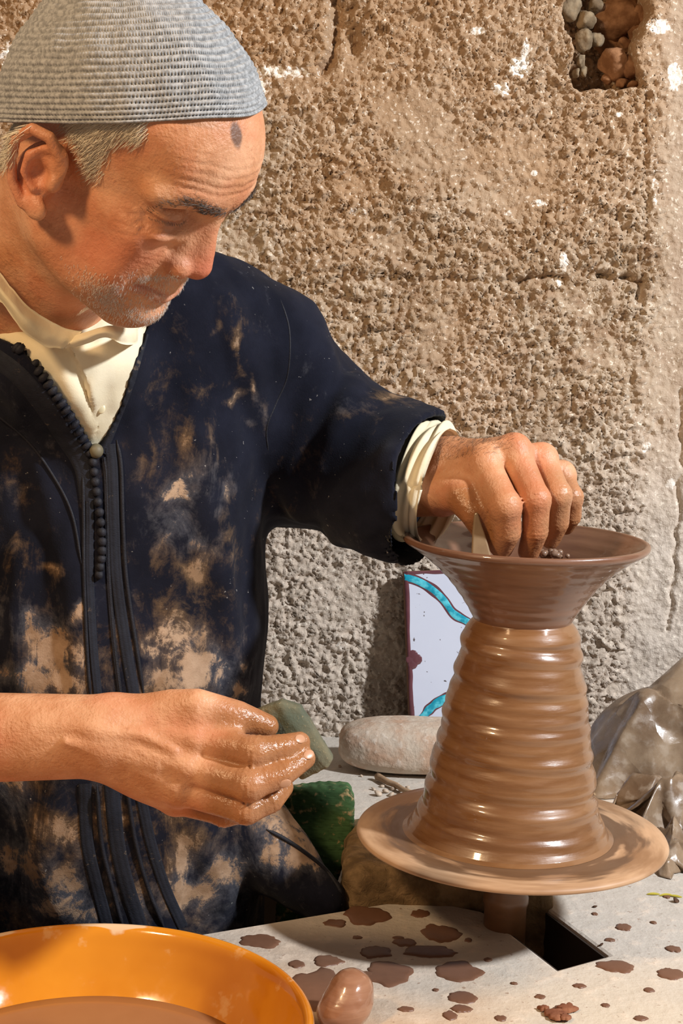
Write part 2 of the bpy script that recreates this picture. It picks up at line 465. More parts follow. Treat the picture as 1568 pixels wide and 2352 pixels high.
for (px, py, rx, ry, a) in [(1150, 205, 24, 22, .85), (1190, 155, 34, 28, .9), (1205, 120, 16, 30, .75), (1098, 73, 24, 12, .85), (1292, 605, 13, 32, .95), (1282, 645, 10, 16, .9), (640, 165, 120, 24, .66), (590, 195, 60, 40, .58),
        (28, 130, 34, 46, .8), (820, 485, 40, 26, .6), (1512, 62, 36, 22, .8), (1548, 175, 26, 50, .75), (1225, 398, 9, 9, 1), (1240, 468, 26, 14, .7), (1165, 490, 14, 10, .7),
        (740, 590, 60, 26, .45), (1480, 1025, 16, 22, .8), (1540, 1112, 14, 22, .8), (1390, 1030, 30, 20, .5), (950, 830, 90, 50, .35), (700, 690, 130, 40, .4), (1500, 420, 30, 120, .45), (1420, 265, 10, 8, .9), (1090, 750, 30, 14, .5), (780, 1480, 60, 40, .45), (700, 1400, 70, 60, .4)]:
    cx, cz = wall_xz(px, py); white = np.maximum(white, a * np.exp(-((X - cx) / (rx / 1714)) ** 2 - ((Z - cz) / (ry / 1714)) ** 2))
grey = np.clip(sstep(0.62, 0.22, Z + 0.10 * fb2(X, Z, 5, 71) + 0.10 * X) * 0.75 + 0.25 * strip, 0, 1)
red = np.clip(sstep(0.62, 0.95, Z + 0.22 * fb2(X, Z, 4, 72)) * 0.8 + 0.5 * sstep(0.15, 0.5, fb2(X, Z, 6, 73)) + ins * 0.5, 0, 1) * (1 - 0.5 * strip)
V = np.stack([X, YW - Hh, Z], -1).reshape(-1, 3)
wall = add('wall_back', V, gridF(len(ux), len(uz)), mat_wall(), org=(0, YW, 0), attrs={'white': white.ravel(), 'grey': grey.ravel(), 'clay_red': red.ravel()},
           kind='structure', label='rough earthen plaster wall flecked with straw and whitewash behind the potter', cat='wall')

def mat_rock(name, a, b, rough=0.9):
    m = Mat(name, rough=rough, spec=0.25); n = m.noise(60, 5); m.color(m.mix(m.ramp(n, 0.35, 0.7), a, b)); m.bump(m.noise(150, 4), 0.6, 0.002); return m.m
def rock(cen, r, seed, fac=0.35, sub=3, rot=None):
    V, F = ICO[sub]; rng = np.random.RandomState(seed)
    V = V.copy(); d = np.full(len(V), 9.0)
    N = rng.normal(size=(13, 3)); N /= np.linalg.norm(N, axis=1)[:, None]; o = rng.uniform(0.55, 0.85, 13)
    t = np.min(np.where(V @ N.T > 0.05, o / np.maximum(V @ N.T, 0.05), 9), 1)
    s = np.minimum(1.0, (1 - fac) + fac * np.minimum(t, 1)) * np.where(t < 1, t ** 0.7, 1)
    V = V * s[:, None] + 0.09 * np.stack([vnoise(V, 2.5, seed + i) for i in range(3)], -1) + 0.03 * np.stack([vnoise(V, 8, seed + i) for i in range(3)], -1)
    a, b, c = rng.uniform(-0.6, 0.6, 3) if rot is None else rot
    from mathutils import Euler
    Rm = np.array(Euler((a, b, c)).to_matrix())
    return (V * np.asarray(r)) @ Rm.T + np.asarray(cen), F
m_gs = mat_rock('grey_stone', S(104, 88, 68), S(150, 132, 106)); m_bs = mat_rock('brown_stone', S(120, 82, 54), S(164, 122, 88))
# stones in the hole of the wall: px, py, how deep they sit, radii (m), colour
for i, (px, py, dy, r, mm) in enumerate([(1312, 18, .030, (.016, .020, .018), 0), (1350, 45, .030, (.017, .020, .016), 0), (1340, 92, .028, (.013, .018, .017), 0), (1368, 92, .040, (.011, .015, .012), 0),
        (1333, 140, .026, (.008, .014, .012), 0), (1322, 168, .024, (.006, .010, .008), 0), (1340, 165, .030, (.006, .010, .009), 0), (1365, 10, .05, (.013, .015, .016), 0),
        (1425, 40, .060, (.038, .030, .030), 1), (1412, 145, .034, (.026, .024, .026), 1), (1448, 158, .030, (.018, .022, .018), 1), (1462, 60, .05, (.020, .02, .045), 1), (1437, 105, .038, (.012, .014, .012), 1),
        (1428, 190, .022, (.010, .010, .007), 1), (1452, 196, .018, (.009, .008, .006), 1), (1395, 182, .034, (.012, .012, .008), 1), (1400, 78, .075, (.03, .02, .04), 1)]):
    p = GY(px, py, YW + dy); v, f = rock(p, r, 100 + i)
    add('stone', v, f, (m_gs, m_bs)[mm], parent=wall, smooth=True)

# bench: a slab with the potter's pit and the slot for the wheel shaft cut out of it
def mat_bench():
    m = Mat('dusty_concrete', rough=0.85, spec=0.3)
    n1 = m.noise(6, 5); n2 = m.noise(45, 5, 0.6); n3 = m.noise(160, 3)
    c = m.mix(m.ramp(n1, 0.40, 0.60), S(206, 192, 172), S(190, 178, 162))
    sep = m.t.nodes.new('ShaderNodeSeparateXYZ'); m.t.links.new(m.vec, sep.inputs[0])
    c = m.mix(m.ramp(m.math('ADD', sep.outputs['X'], m.math('MULTIPLY', n1, 0.30)), 0.34, 0.20), c, m.mix(n2, S(186, 154, 122), S(204, 174, 144)))
    c = m.mix(m.ramp(m.math('ADD', sep.outputs['Y'], m.math('MULTIPLY', n1, 0.25)), 1.32, 1.62), c, m.mix(n2, S(186, 178, 166), S(212, 204, 194)))
    c = m.mix(m.ramp(n2, 0.52, 0.72, 0, 0.45), c, S(232, 212, 190))
    c = m.mix(m.ramp(n3, 0.64, 0.72, 0, 0.6), c, S(128, 88, 62))
    m.color(c); m.bump(n2, 0.5, 0.005); m.bump(n3, 0.4, 0.0014); return m.m
g = lambda px, py, z=0: G(px, py, z)[:2]
pA, pB, pC, pD, pE, pF = g(490, 2139), g(958, 2061), g(1108, 2092), g(1280, 2226), g(1396, 2194), g(1208, 2052)
sl = (pA - pB) / np.linalg.norm(pA - pB)
outline = [pA + sl * 1.3, pA, pB, pC, pD, pE, pF, np.array([pF[0] - 0.01, 1.60]), np.array([0.02, 1.62]), np.array([0.0, 1.86]), np.array([-0.06, 1.88]), np.array([-1.3, 1.88]),
           np.array([-1.3, 2.2]), np.array([1.3, 2.2]), np.array([1.3, 0.45]), np.array([-1.3, 0.45])]
poly = [np.array([p[0], p[1], 0.0]) for p in outline]
v, f = prism(poly, (0, 0, -0.09))
bench = add('work_bench', v, f, mat_bench(), org=(0, 0, 0), smooth=False, label='dusty tan concrete work bench under the wheel, spotted with brown slip', cat='bench', kind='structure')
bevel(bench, 0.004, 2)
m_dk0 = Mat('painted_slot_shade', S(44, 36, 32), .6); m_dk0.color(m_dk0.mix(m_dk0.noise(40, 4), S(34, 28, 25), S(58, 47, 40))); m_dk0 = m_dk0.m  # near-black sheets added along the slot walls to paint in its deep shade
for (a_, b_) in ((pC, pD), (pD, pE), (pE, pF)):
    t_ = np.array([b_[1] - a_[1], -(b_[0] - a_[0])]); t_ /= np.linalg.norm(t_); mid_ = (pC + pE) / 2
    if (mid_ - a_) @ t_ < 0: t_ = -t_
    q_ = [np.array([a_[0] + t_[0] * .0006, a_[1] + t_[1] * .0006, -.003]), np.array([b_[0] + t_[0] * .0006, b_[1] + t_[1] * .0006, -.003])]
    v, f = prism([q_[0], q_[1], q_[1] - [0, 0, .25], q_[0] - [0, 0, .25]], (t_[0] * .002, t_[1] * .002, 0)); add('slot_plate', v, f, m_dk0, parent=bench, smooth=False)  # added sheet that paints in the slot's deep shade, not a real plate
m_slip = Mat('wet_slip_splash', rough=0.42, spec=0.4); m_slip.color(m_slip.mix(m_slip.noise(80, 3), S(104, 72, 54), S(124, 88, 68))); m_slip = m_slip.m
def splash(px, py, rx, ry, seed, amp=0.22):
    c = G(px, py); ex = G(px + rx, py)[0] - c[0]; ey = abs(G(px, py - ry)[1] - c[1]); n = 40
    t = np.linspace(0, 2 * np.pi, n, endpoint=False); rr = 1 + amp * vnoise(np.stack([np.cos(t) * 1.3, np.sin(t) * 1.3, 0 * t + seed * 3.1], -1), 1.6, seed) + 0.10 * vnoise(np.stack([np.cos(t), np.sin(t), 0 * t + seed], -1), 5, seed + 1)
    V = [[c[0], c[1], 0.0014]]; F = []
    for k, (s, z) in enumerate([(0.45, 0.0014), (0.8, 0.0012), (0.96, 0.0008), (1.0, 0.0)]):
        for a in range(n): V.append([c[0] + ex * rr[a] * s * math.cos(t[a]), c[1] + ey * rr[a] * s * math.sin(t[a]), z])
    for a in range(n): F.append([0, 1 + a, 1 + (a + 1) % n])
    for k in range(3):
        for a in range(n): b = (a + 1) % n; F.append([1 + k * n + a, 1 + (k + 1) * n + a, 1 + (k + 1) * n + b, 1 + k * n + b])
    return np.array(V), F
sp = [(841, 2103, 52, 20), (964, 2099, 21, 9), (1011, 2143, 44, 20), (771, 2121, 26, 9), (930, 2166, 26, 9), (862, 2187, 37, 15), (985, 2187, 60, 14), (891, 2237, 57, 26), (1053, 2232, 55, 24),
      (1063, 2292, 34, 13), (1060, 2318, 22, 9), (933, 2319, 18, 6), (1032, 2333, 16, 10), (1415, 2221, 42, 15), (1538, 2237, 30, 13), (1431, 2131, 18, 8), (597, 2162, 46, 15), (735, 2271, 62, 44), (752, 2208, 36, 12),
      (840, 2239, 22, 7), (915, 2155, 12, 4), (1075, 2160, 9, 4), (820, 2154, 10, 4), (1545, 2180, 16, 8), (1400, 2160, 12, 4), (1330, 2265, 14, 5), (1240, 2290, 12, 5), (1490, 2275, 12, 5), (1180, 2260, 8, 3), (1530, 2060, 10, 4), (1290, 2318, 20, 8), (1390, 2310, 10, 4), (1150, 2340, 14, 6), (1470, 2340, 16, 6), (680, 2215, 20, 8), (1000, 2275, 8, 3), (1500, 2120, 8, 3), (1365, 2100, 7, 3), (1120, 2205, 10, 4)]
for i, s in enumerate(sp):
    v, f = splash(*s, seed=i + 3); add('slip_splash', v, f, m_slip, parent=bench)
# ribbed concrete kerb block of the wheel pit
def blk():
    s = Sdf()
    c = np.array([0.121, 1.585, -0.14]); hs = np.array([0.106, 0.085, 0.175])
    def f(P):
        q = np.abs(P - c) - (hs - 0.014); return np.linalg.norm(np.maximum(q, 0), axis=-1) + np.minimum(q.max(-1), 0) - 0.014 + 0.004 * fbm(P, 28, 5) + 0.003 * vnoise(P, 90, 6)
    s.add((f, c - hs, c + hs)); return mesh_sdf(s, 0.005)
v, f = blk()
mm = Mat('rough_kerb_concrete', rough=0.9, spec=0.25); n = mm.noise(40, 5); mm.color(mm.mix(mm.ramp(n, 0.35, 0.65), S(104, 84, 58), S(150, 124, 90))); mm.bump(mm.noise(120, 4, 0.6, 0.8), 0.8, 0.004)
add('kerb_block', v, f, mm.m, label='rough brown concrete block under the left of the wheel disc', cat='block')
mm = Mat('pit_floor', S(96, 78, 60), 0.9); mm.bump(mm.noise(30), 0.5, 0.01)
v = np.array([[-1.5, 0.2, -0.52], [1.6, 0.2, -0.52], [1.6, 2.2, -0.52], [-1.5, 2.2, -0.52]])
add('floor', v, np.array([[0, 1, 2, 3]]), mm.m, kind='structure', label='dark earth floor of the pit below the bench', cat='floor')
v, f = prism([(-1.3, 1.90, -0.52), (0.0, 1.90, -0.52), (0.0, 1.90, -0.09), (-1.3, 1.90, -0.09)], (0, 0.15, 0)); add('wall_pit', v, f, mm.m, smooth=False, kind='structure', label='rear wall of the pit under the bench ledge', cat='wall')

# ================================================================== wheel, vessel and things on the bench
AX, AY = 0.175, 1.459
# potter's wheel
wheel = empty('potters_wheel', (AX, AY, -0.3), 'round clay-smeared potters wheel head on a vertical shaft', 'potters wheel')
m = Mat('slip_smeared_disc', rough=0.4, spec=0.5)
sep = m.t.nodes.new('ShaderNodeSeparateXYZ'); m.t.links.new(m.vec, sep.inputs[0])
rad = m.math('SQRT', m.math('ADD', m.math('MULTIPLY', sep.outputs['X'], sep.outputs['X']), m.math('MULTIPLY', sep.outputs['Y'], sep.outputs['Y'])))
ang = m.math('ARCTAN2', sep.outputs['Y'], sep.outputs['X'])
cmb = m.t.nodes.new('ShaderNodeCombineXYZ'); m._in(cmb.inputs[0], m.math('MULTIPLY', rad, 34.0)); m._in(cmb.inputs[1], m.math('SINE', ang)); m._in(cmb.inputs[2], m.math('COSINE', ang))
ns = m.noise(0.9, 4, 0.55, 0.3, vec=cmb.outputs[0]); nr = m.noise(1.5, 4, 0.5, 0.2, vec=cmb.outputs[0])
c = m.mix(m.ramp(ns, 0.36, 0.64), S(150, 112, 78), S(206, 168, 132)); c = m.mix(m.ramp(m.math('SUBTRACT', m.math('ADD', nr, m.ramp(rad, .134, .104, 0, .24)), m.ramp(rad, .132, .146, 0, .12)), 0.48, 0.64, 0, .9), c, S(98, 70, 48))
m.color(c); m.rough(m.ramp(nr, 0.4, 0.7, 0.5, 0.28)); m.bump(nr, 0.25, 0.002)
prof = [(0.0001, .0955), (.10, .0955), (.120, .0962), (.138, .0966), (.146, .0962), (.149, .0945), (.150, .0925), (.1492, .0905), (.146, .089), (.10, .085), (.04, .081), (.0001, .081)]
v, f = lathe(prof[::-1], 160, (AX, AY, 0)); add('wheel_disc', v, f, m.m, parent=wheel)
ms = Mat('wet_shaft', rough=0.35); ms.color(ms.mix(ms.noise(30, 4, stretch=(1, 1, 4)), S(92, 62, 40), S(140, 100, 68)))
v, f = lathe([(.0205, -.3), (.0205, .02), (.022, .024), (.022, .03), (.0205, .034), (.0205, .060), (.026, .066), (.030, .0805), (.0, .0815)], 48, (AX - .002, AY, 0)); add('shaft', v, f, ms.m, parent=wheel)
# clay: thrown hump and the open bowl on top of it
vessel = empty('clay_vessel', (AX, AY, 0.0955), 'wet brown clay hump with a flared bowl thrown on top, on the wheel', 'vessel')
def mat_clay(name, a, b, rough=0.32, ring=True):
    m = Mat(name, rough=rough, spec=0.5)
    n1 = m.noise(5, 4, stretch=(1, 1, 12)); n2 = m.noise(22, 4, stretch=(1, 1, 8)); n3 = m.noise(240, 2)
    m.color(m.mix(m.ramp(m.math('ADD', m.math('MULTIPLY', n1, 0.6), m.math('MULTIPLY', n2, 0.4)), 0.38, 0.62), a, b))
    m.rough(m.ramp(n2, 0.35, 0.65, rough - 0.08, rough + 0.12)); m.bump(n2, 0.25, 0.0015); m.bump(n3, 0.12, 0.0006); m.coat(0.7, 0.07); return m.m
pz = np.array([(.1015, .0957), (.097, .0985), (.0937, .104), (.0895, .113), (.0862, .122), (.0808, .142), (.0755, .178), (.0695, .214), (.0632, .245), (.0572, .280), (.0556, .2905), (.0530, .2965), (.0505, .3000), (.047, .3040), (.044, .31), (.0001, .312)])
zz = np.concatenate([np.linspace(0, 12, 300), np.linspace(12.05, len(pz) - 1, 24)])
prof = np.stack([np.interp(zz, np.arange(len(pz)), pz[:, 0]), np.interp(zz, np.arange(len(pz)), pz[:, 1])], -1)
def ringd(T, R_, Z_):
    ph = 2 * np.pi * (Z_ - 0.10) / 0.0235 + T * 1.0 + 0.5 * np.sin(Z_ * 60)
    s = np.sin(ph); env = sstep(.103, .118, Z_) * sstep(.296, .285, Z_)
    wob = 0.0009 * np.sin(2 * T + Z_ * 90) + 0.0006 * np.sin(3 * T - Z_ * 150)
    return env * ((0.0008 + 0.0004 * np.sin(Z_ * 47 + 1)) * (np.sign(s) * np.abs(s) ** 0.8) + 0.0005 * np.sin(1.7 * ph + 1.0) + 0.8 * wob)
v, f = lathe(prof, 200, (AX, AY, 0), lean=lambda z: -0.004 * (1 - np.clip((z - .0957) / .2, 0, 1)), disp=ringd)
add('clay_hump', v, f, mat_clay('wet_clay', S(118, 79, 47), S(136, 96, 60)), parent=vessel)
pz = np.array([(.0435, .300), (.0475, .3065), (.0520, .3145), (.0600, .3270), (.0720, .3425), (.0850, .3555), (.1000, .3675), (.1100, .3740), (.1140, .3768), (.1152, .3795), (.1138, .3822), (.1105, .3825), (.1070, .3800), (.0980, .3730), (.0800, .3580), (.0620, .3405), (.050, .326), (.04, .318), (.0001, .314)])
prof = spline(pz, 170)
v, f = lathe(prof, 200, (AX, AY, 0), disp=lambda T, R_, Z_: 0.00025 * np.sin(2 * np.pi * Z_ / .0095 + T) * sstep(.305, .315, Z_) + 0.0009 * np.sin(2 * T + 1) * sstep(.31, .37, Z_))
add('bowl', v, f, mat_clay('wet_clay_bowl', S(108, 72, 52), S(126, 88, 66), 0.36), parent=vessel)

# orange glazed basin of slip water
bx, by = -0.176, 1.067
basin = empty('water_basin', (bx, by, 0), 'orange glazed round basin of muddy water in the foreground', 'basin')
m = Mat('orange_glaze', rough=0.10, spec=0.6)
n1 = m.noise(9, 4); n2 = m.noise(34, 4, 0.6)
c = m.mix(m.ramp(n1, 0.3, 0.7), S(196, 114, 12), S(216, 138, 32)); c = m.mix(m.ramp(n2, 0.60, 0.70, 0, 0.55), c, S(228, 178, 118))
c = m.mix(m.ramp(m.math('ADD', m.attr('worn'), m.math('MULTIPLY', n2, 0.5)), 0.78, 0.9), c, S(226, 190, 150))
m.color(c); m.rough(m.ramp(n2, 0.4, 0.7, 0.08, 0.30)); m.coat(0.6, 0.05)
pz = spline([(.0001, .012), (.06, .012), (.10, .016), (.128, .026), (.144, .045), (.154, .066), (.1588, .078), (.1625, .0828), (.1665, .0838), (.1690, .081), (.1690, .076), (.164, .068), (.158, .055), (.146, .030), (.125, .008), (.11, 0.0), (.06, 0.0), (.0001, 0.0)], 120)
v, f = lathe(pz[::-1], 140, (bx, by, 0), disp=lambda T, R_, Z_: 0.0012 * np.sin(2 * T) * (R_ > .1))
th = np.arctan2(v[:, 1] - by, v[:, 0] - bx)
worn = np.exp(-((th - 1.55) / .10) ** 2) * sstep(.066, .080, v[:, 2]) * 0.7 + np.exp(-((th - 2.4) / .25) ** 2) * sstep(.07, .082, v[:, 2]) * 0.6 + np.exp(-((v[:, 2] - .0836) / .0016) ** 2) * 0.50
add('basin_body', v, f, m.m, parent=basin, attrs={'worn': worn})
m = Mat('muddy_water', rough=0.12, spec=0.5); m.color(m.mix(m.noise(14, 4), S(136, 92, 60), S(160, 112, 76))); m.bump(m.noise(18, 2), 0.1, 0.002)
v, f = lathe([(.1418, .033), (.1415, .0345), (.12, .0345), (.0001, .0345)], 96, (bx, by, 0)); add('slip_water', v, f, m.m, parent=basin)

# lump of wet clay beside the basin
s = Sdf(); c0 = G(796, 2352); c0 = np.array([c0[0], c0[1] + .004, 0.0])
s.add(p_ell(c0 + [0, 0, .016], (.0205, .022, .020))).add(p_ell(c0 + [.004, .004, .030], (.0155, .016, .014)), .012).add(p_ell(c0 + [-.008, -.004, .010], (.017, .018, .012)), .012)
s.mod(lambda P, d: np.maximum(d + 0.0016 * fbm(P, 60, 3), -P[..., 2]), c0 - .06, c0 + .06)
v, f = mesh_sdf(s, 0.0016); v[:, 2] = np.maximum(v[:, 2], 0)
add('clay_lump', v, f, mat_clay('wet_clay_lump', S(146, 102, 76), S(166, 122, 94), 0.22), label='small glossy lump of wet clay on the bench beside the basin', cat='clay lump')

# stone slab leaning tile and debris behind the wheel
c0 = np.array([GY(962, 1715, 1.955)[0], 1.950, 0.033]); V, F = ICO[5]; V = V.copy()
q = np.sign(V) * np.abs(V) ** np.array([0.8, 0.8, 0.55]); V = q / np.maximum(1e-6, (np.abs(q) ** 3.0).sum(1) ** (1 / 3.0))[:, None]
V = V * (1 + 0.035 * fbm(V, 2.2, 8)[:, None] + 0.012 * fbm(V, 9, 9)[:, None]) * [.103, .050, .033]
v = V + c0; v[:, 2] = np.maximum(v[:, 2], 0.0005)
m = Mat('pale_stone', rough=0.9, spec=0.2); n1 = m.noise(26, 5); n2 = m.noise(110, 4)
c = m.mix(m.ramp(n1, 0.4, 0.66), S(198, 182, 164), S(186, 154, 130)); c = m.mix(m.ramp(n2, 0.55, 0.7, 0, .6), c, S(220, 208, 194)); m.color(c); m.bump(n2, 0.7, 0.003); m.bump(n1, .4, .004)
add('stone_disc', v, F, m.m, label='pale worn stone slab lying flat in front of the tile', cat='stone')
# painted tile: axes along its width (a), its leaning height (b) and its normal (n)
tl = GY(927, 1312, YW - .028); bl = GY(945, 1690, YW - .075)
tb = bl.copy(); tb[2] = 0.001; tup = (tl - tb); hgt = np.linalg.norm(tup); tup /= hgt
ta = np.array([math.cos(0.08), math.sin(0.08), 0.0]); ta -= (ta @ tup) * tup; ta /= np.linalg.norm(ta); tn = np.cross(ta, tup); 
if tn[1] > 0: tn = -tn
wid = 0.205
tile = empty('painted_tile', tb + ta * wid / 2, 'white glazed tile with turquoise arcs and violet edge leaning on the wall', 'tile')
TP = lambda a, b, n: tb + ta * a + tup * b + tn * n
v, f = prism([TP(0, 0, -.015), TP(wid, 0, -.015), TP(wid, hgt, -.015), TP(0, hgt, -.015)], tn * 0.014)
o = add('tile_body', v, f, Mat('fired_clay', S(120, 84, 62), 0.8).m, parent=tile, smooth=False); bevel(o, .0012)
v, f = prism([TP(.001, .001, -.001), TP(wid - .001, .001, -.001), TP(wid - .001, hgt - .001, -.001), TP(.001, hgt - .001, -.001)], tn * 0.0016)
m = Mat('white_glaze', rough=0.12, spec=0.5); n = m.noise(120, 2); c = m.mix(m.noise(12, 3), S(202, 208, 226), S(216, 220, 234)); m.color(m.mix(m.ramp(n, .70, .73), c, S(96, 88, 92))); m.bump(m.noise(30), .15, .002); m.coat(.3, .1)
o = add('white_glaze', v, f, m.m, parent=tile, smooth=False); bevel(o, .0010)
def t_uv(px, py):                  # pixel of the photograph -> place on the tile face
    d = FWD + (px - 784) / FPX * RGT + (1176 - py) / FPX * UPV
    t = ((tb - CAM) @ tn) / (d @ tn); p = CAM + d * t - tb; return np.array([p @ ta, p @ tup])
def ribbon(pts, wd, n0, hh=.0005, seed=0, n=60):
    c = spline(pts, n); t = np.gradient(c, axis=0); t /= np.linalg.norm(t, axis=1)[:, None]; nn = np.stack([-t[:, 1], t[:, 0]], -1)
    k = np.arange(n)[:, None]; wv = wd * (1 + 0.25 * vnoise(np.concatenate([k * .21, 0 * k, 0 * k + seed], 1), 1, seed))[:, None]
    rows = []
    for s_, h_ in ((-1, 0), (-.6, 1), (.6, 1), (1, 0)):
        q = c + nn * wv * s_; rows.append(np.array([TP(np.clip(a, .0005, wid - .0005), np.clip(b, .0005, hgt - .0005), n0 + hh * h_) for a, b in q]))
    V = np.stack(rows, 1).reshape(-1, 3); return V, gridF(n, 4)
m_tq = Mat('turquoise_glaze', rough=.12); m_tq.color(m_tq.mix(m_tq.ramp(m_tq.noise(90, 3), .4, .62), S(24, 150, 176), S(96, 206, 222))); m_tq.coat(.5)
m_vi = Mat('violet_glaze', rough=.15); m_vi.color(m_vi.mix(m_vi.noise(70, 3), S(84, 48, 56), S(120, 74, 80))); m_vi.coat(.5)
arc1 = [t_uv(*p) for p in [(922, 1324), (955, 1333), (990, 1352), (1018, 1378), (1040, 1408), (1066, 1424), (1100, 1440), (1150, 1446), (1205, 1428), (1245, 1385)]]
arc2 = [t_uv(*p) for p in [(968, 1652), (985, 1630), (1005, 1614), (1030, 1603), (1070, 1598), (1130, 1612), (1175, 1650)]]
for i, (arc, wd) in enumerate(((arc1, .0052), (arc2, .0052))):
    arc = np.array(arc)
    v, f = ribbon(arc, wd * 1.32, .0006, .0003, 5 + i); add('arc_outline', v, f, m_vi.m, parent=tile)
    v, f = ribbon(arc, wd, .0010, .0005, 9 + i); add('turquoise_arc', v, f, m_tq.m, parent=tile)
v, f = ribbon([(.002, .0), (.003, hgt * .3), (.002, hgt * .6), (.003, hgt)], .0034, .0006, .0006, 21); add('violet_border', v, f, m_vi.m, parent=tile)
v, f = ribbon([(0, hgt - .002), (.06, hgt - .003), (.13, hgt - .002), (wid, hgt - .002)], .0022, .0006, .0006, 22); add('violet_border', v, f, m_vi.m, parent=tile)
q = t_uv(948, 1515); v, f = join([(TP(q[0] + x, q[1] + y, .0008) + ICO[2][0] @ np.stack([ta * r, tup * r, tn * .0007]), ICO[2][1]) for x, y, r in ((.000, .006, .007), (.005, .0, .0075), (-.001, -.006, .007), (-.004, 0, .006))])
add('violet_flower', v, f, m_vi.m, parent=tile)
# a stick and chips of dry clay
p0 = G(865, 1783, .006); p1 = G(945, 1822, .006)
pp = np.linspace(p0, p1, 12); pp[:, 1] += .002 * np.sin(np.arange(12) * 1.3); v, f = tube(pp, np.linspace(.0045, .003, 12), 7)
m = Mat('dry_wood', rough=.85); m.color(m.mix(m.noise(60, 4, stretch=(1, 6, 6)), S(142, 112, 84), S(186, 156, 124))); add('stick', v, f, m.m, label='thin dry stick lying behind the wheel disc', cat='stick')
m_ch = mat_rock('dry_clay_chip', S(186, 164, 142), S(214, 198, 180))
chips = [(868, 1822, .007), (886, 1817, .006), (902, 1812, .005), (920, 1815, .005), (858, 1812, .004), (877, 1805, .004), (898, 1824, .006), (935, 1808, .004), (912, 1800, .003), (870, 1776, .004), (845, 1770, .003), (830, 1782, .003), (1010, 1785, .003), (780, 1760, .003)]
for i, (px, py, r) in enumerate(chips):
    p = G(px, py, r * .45); v, f = rock(p, (r, r * .8, r * .55), 300 + i, .4, 2); v[:, 2] = np.maximum(v[:, 2], .0002)
    add('clay_chip', v, f, m_ch, smooth=False, label='small pale chip of dry clay on the bench behind the wheel', cat='clay chip', group='dry clay chips behind the wheel')
m_dk = mat_rock('dark_crumb', S(70, 50, 38), S(104, 76, 58)); m_lf = Mat('yellow_leaf', S(186, 172, 60), .7).m
for i, (px, py, r) in enumerate([(1545, 1990, .004), (1552, 2068, .005), (1380, 2170, .003), (1366, 2002 + 80, .003), (1555, 1935, .003), (1520, 1965, .003)]):
    p = G(px, py, r * .4); v, f = rock(p, (r, r * .8, r * .45), 340 + i, .4, 2); v[:, 2] = np.maximum(v[:, 2], .0002)
    add('dark_crumb', v, f, m_dk, smooth=False, label=['dark crumb on the bench just behind the yellow leaf scraps', 'largest dark crumb on the bench beside the yellow leaf scraps', 'tiny dark crumb on the bench by the far corner of the black slot', 'tiny dark crumb on the bench under the right front of the wheel disc', 'tiny dark crumb at the right edge below the plastic wrap', 'tiny dark crumb on the bench just right of the wheel disc edge'][i], cat='crumb', group='dark crumbs right of the wheel')
for i, (px, py, a) in enumerate([(1500, 2053, .1), (1528, 2055, .3), (1550, 2058, -.2)]):
    p = G(px, py, .0012); L = .007; t = np.linspace(-1, 1, 9); wv = .0018 * (1 - t * t)
    top = [p + [L * x * math.cos(a) - y * math.sin(a), L * x * math.sin(a) + y * math.cos(a), .0008 * (1 - x * x)] for x, y in zip(t, wv)] + [p + [L * x * math.cos(a) + y * math.sin(a), L * x * math.sin(a) - y * math.cos(a), .0008 * (1 - x * x)] for x, y in zip(t[::-1], wv[::-1])]
    v, f = prism(np.array(top), (0, 0, -.0010)); add('leaf_scrap', v, f, m_lf, smooth=False, label=['leftmost thin yellow leaf scrap on the bench right of the wheel', 'middle thin yellow leaf scrap on the bench right of the wheel', 'yellow leaf scrap on the bench nearest the right edge'][i], cat='leaf', group='yellow leaf scraps')
for i, (px, py, rx) in enumerate([(1276, 2335, 26), (1300, 2322, 20), (1248, 2322, 12), (1296, 2345, 16)]):
    v, f = splash(px, py, rx, rx * .45, 60 + i, .5); v[:, 2] = v[:, 2] * 2.2 + .0005; v[:, 2] += .003 * (vnoise(v, 60, i) * .5 + .5)
    add('clay_flake', v, f, mat_rock('red_flake', S(120, 72, 50), S(150, 100, 72)), label=['broad reddish clay flake on the bench front, lowest of the cluster', 'reddish clay flake at the upper right of the cluster on the bench front', 'smallest reddish clay flake at the left of the bench front cluster', 'narrow reddish clay flake at the right of the bench front cluster'][i], cat='clay flake', group='reddish clay flakes')

# green ribbed cushion beside the pit
def cushion():
    base = [(672, 1806), (735, 1800), (800, 1803), (813, 1832), (810, 1905), (772, 2016), (735, 2090), (640, 2090), (640, 1850)]
    s = Sdf(); d0 = 1.72
    q = np.array([C(px, py, d0) for px, py in base])[:, [0, 2]]
    lo = np.array([q[:, 0].min(), d0 - .03, q[:, 1].min()]); hi = np.array([q[:, 0].max(), d0 + .04, q[:, 1].max()])
    def f(P):
        u, v_ = P[..., 0], P[..., 2]; dd = segdist(np.stack([u, v_], -1), np.vstack([q, q[:1]])); dd = np.where(in_poly(u, v_, q), -dd, dd) + .006
        dy = np.abs(P[..., 1] - d0 - .005 - 0.25 * (P[..., 2] + .27)) - (.020 - .006)
        r = np.maximum(dd, dy); e = np.sqrt(np.maximum(dd, 0) ** 2 + np.maximum(dy, 0) ** 2); r = np.where((dd > 0) & (dy > 0), e, r) - .006
        return r + .0007 * np.sin((P[..., 0] * .5 + P[..., 2]) * 1100) + .002 * vnoise(P, 30, 2)
    s.add((f, lo - .01, hi + .01)); v_, f_ = mesh_sdf(s, .0022); return c2w(v_), f_
v, f = cushion(); m = Mat('green_weave', rough=.95, spec=.15); n = m.noise(24, 4); n2 = m.noise(130, 3)
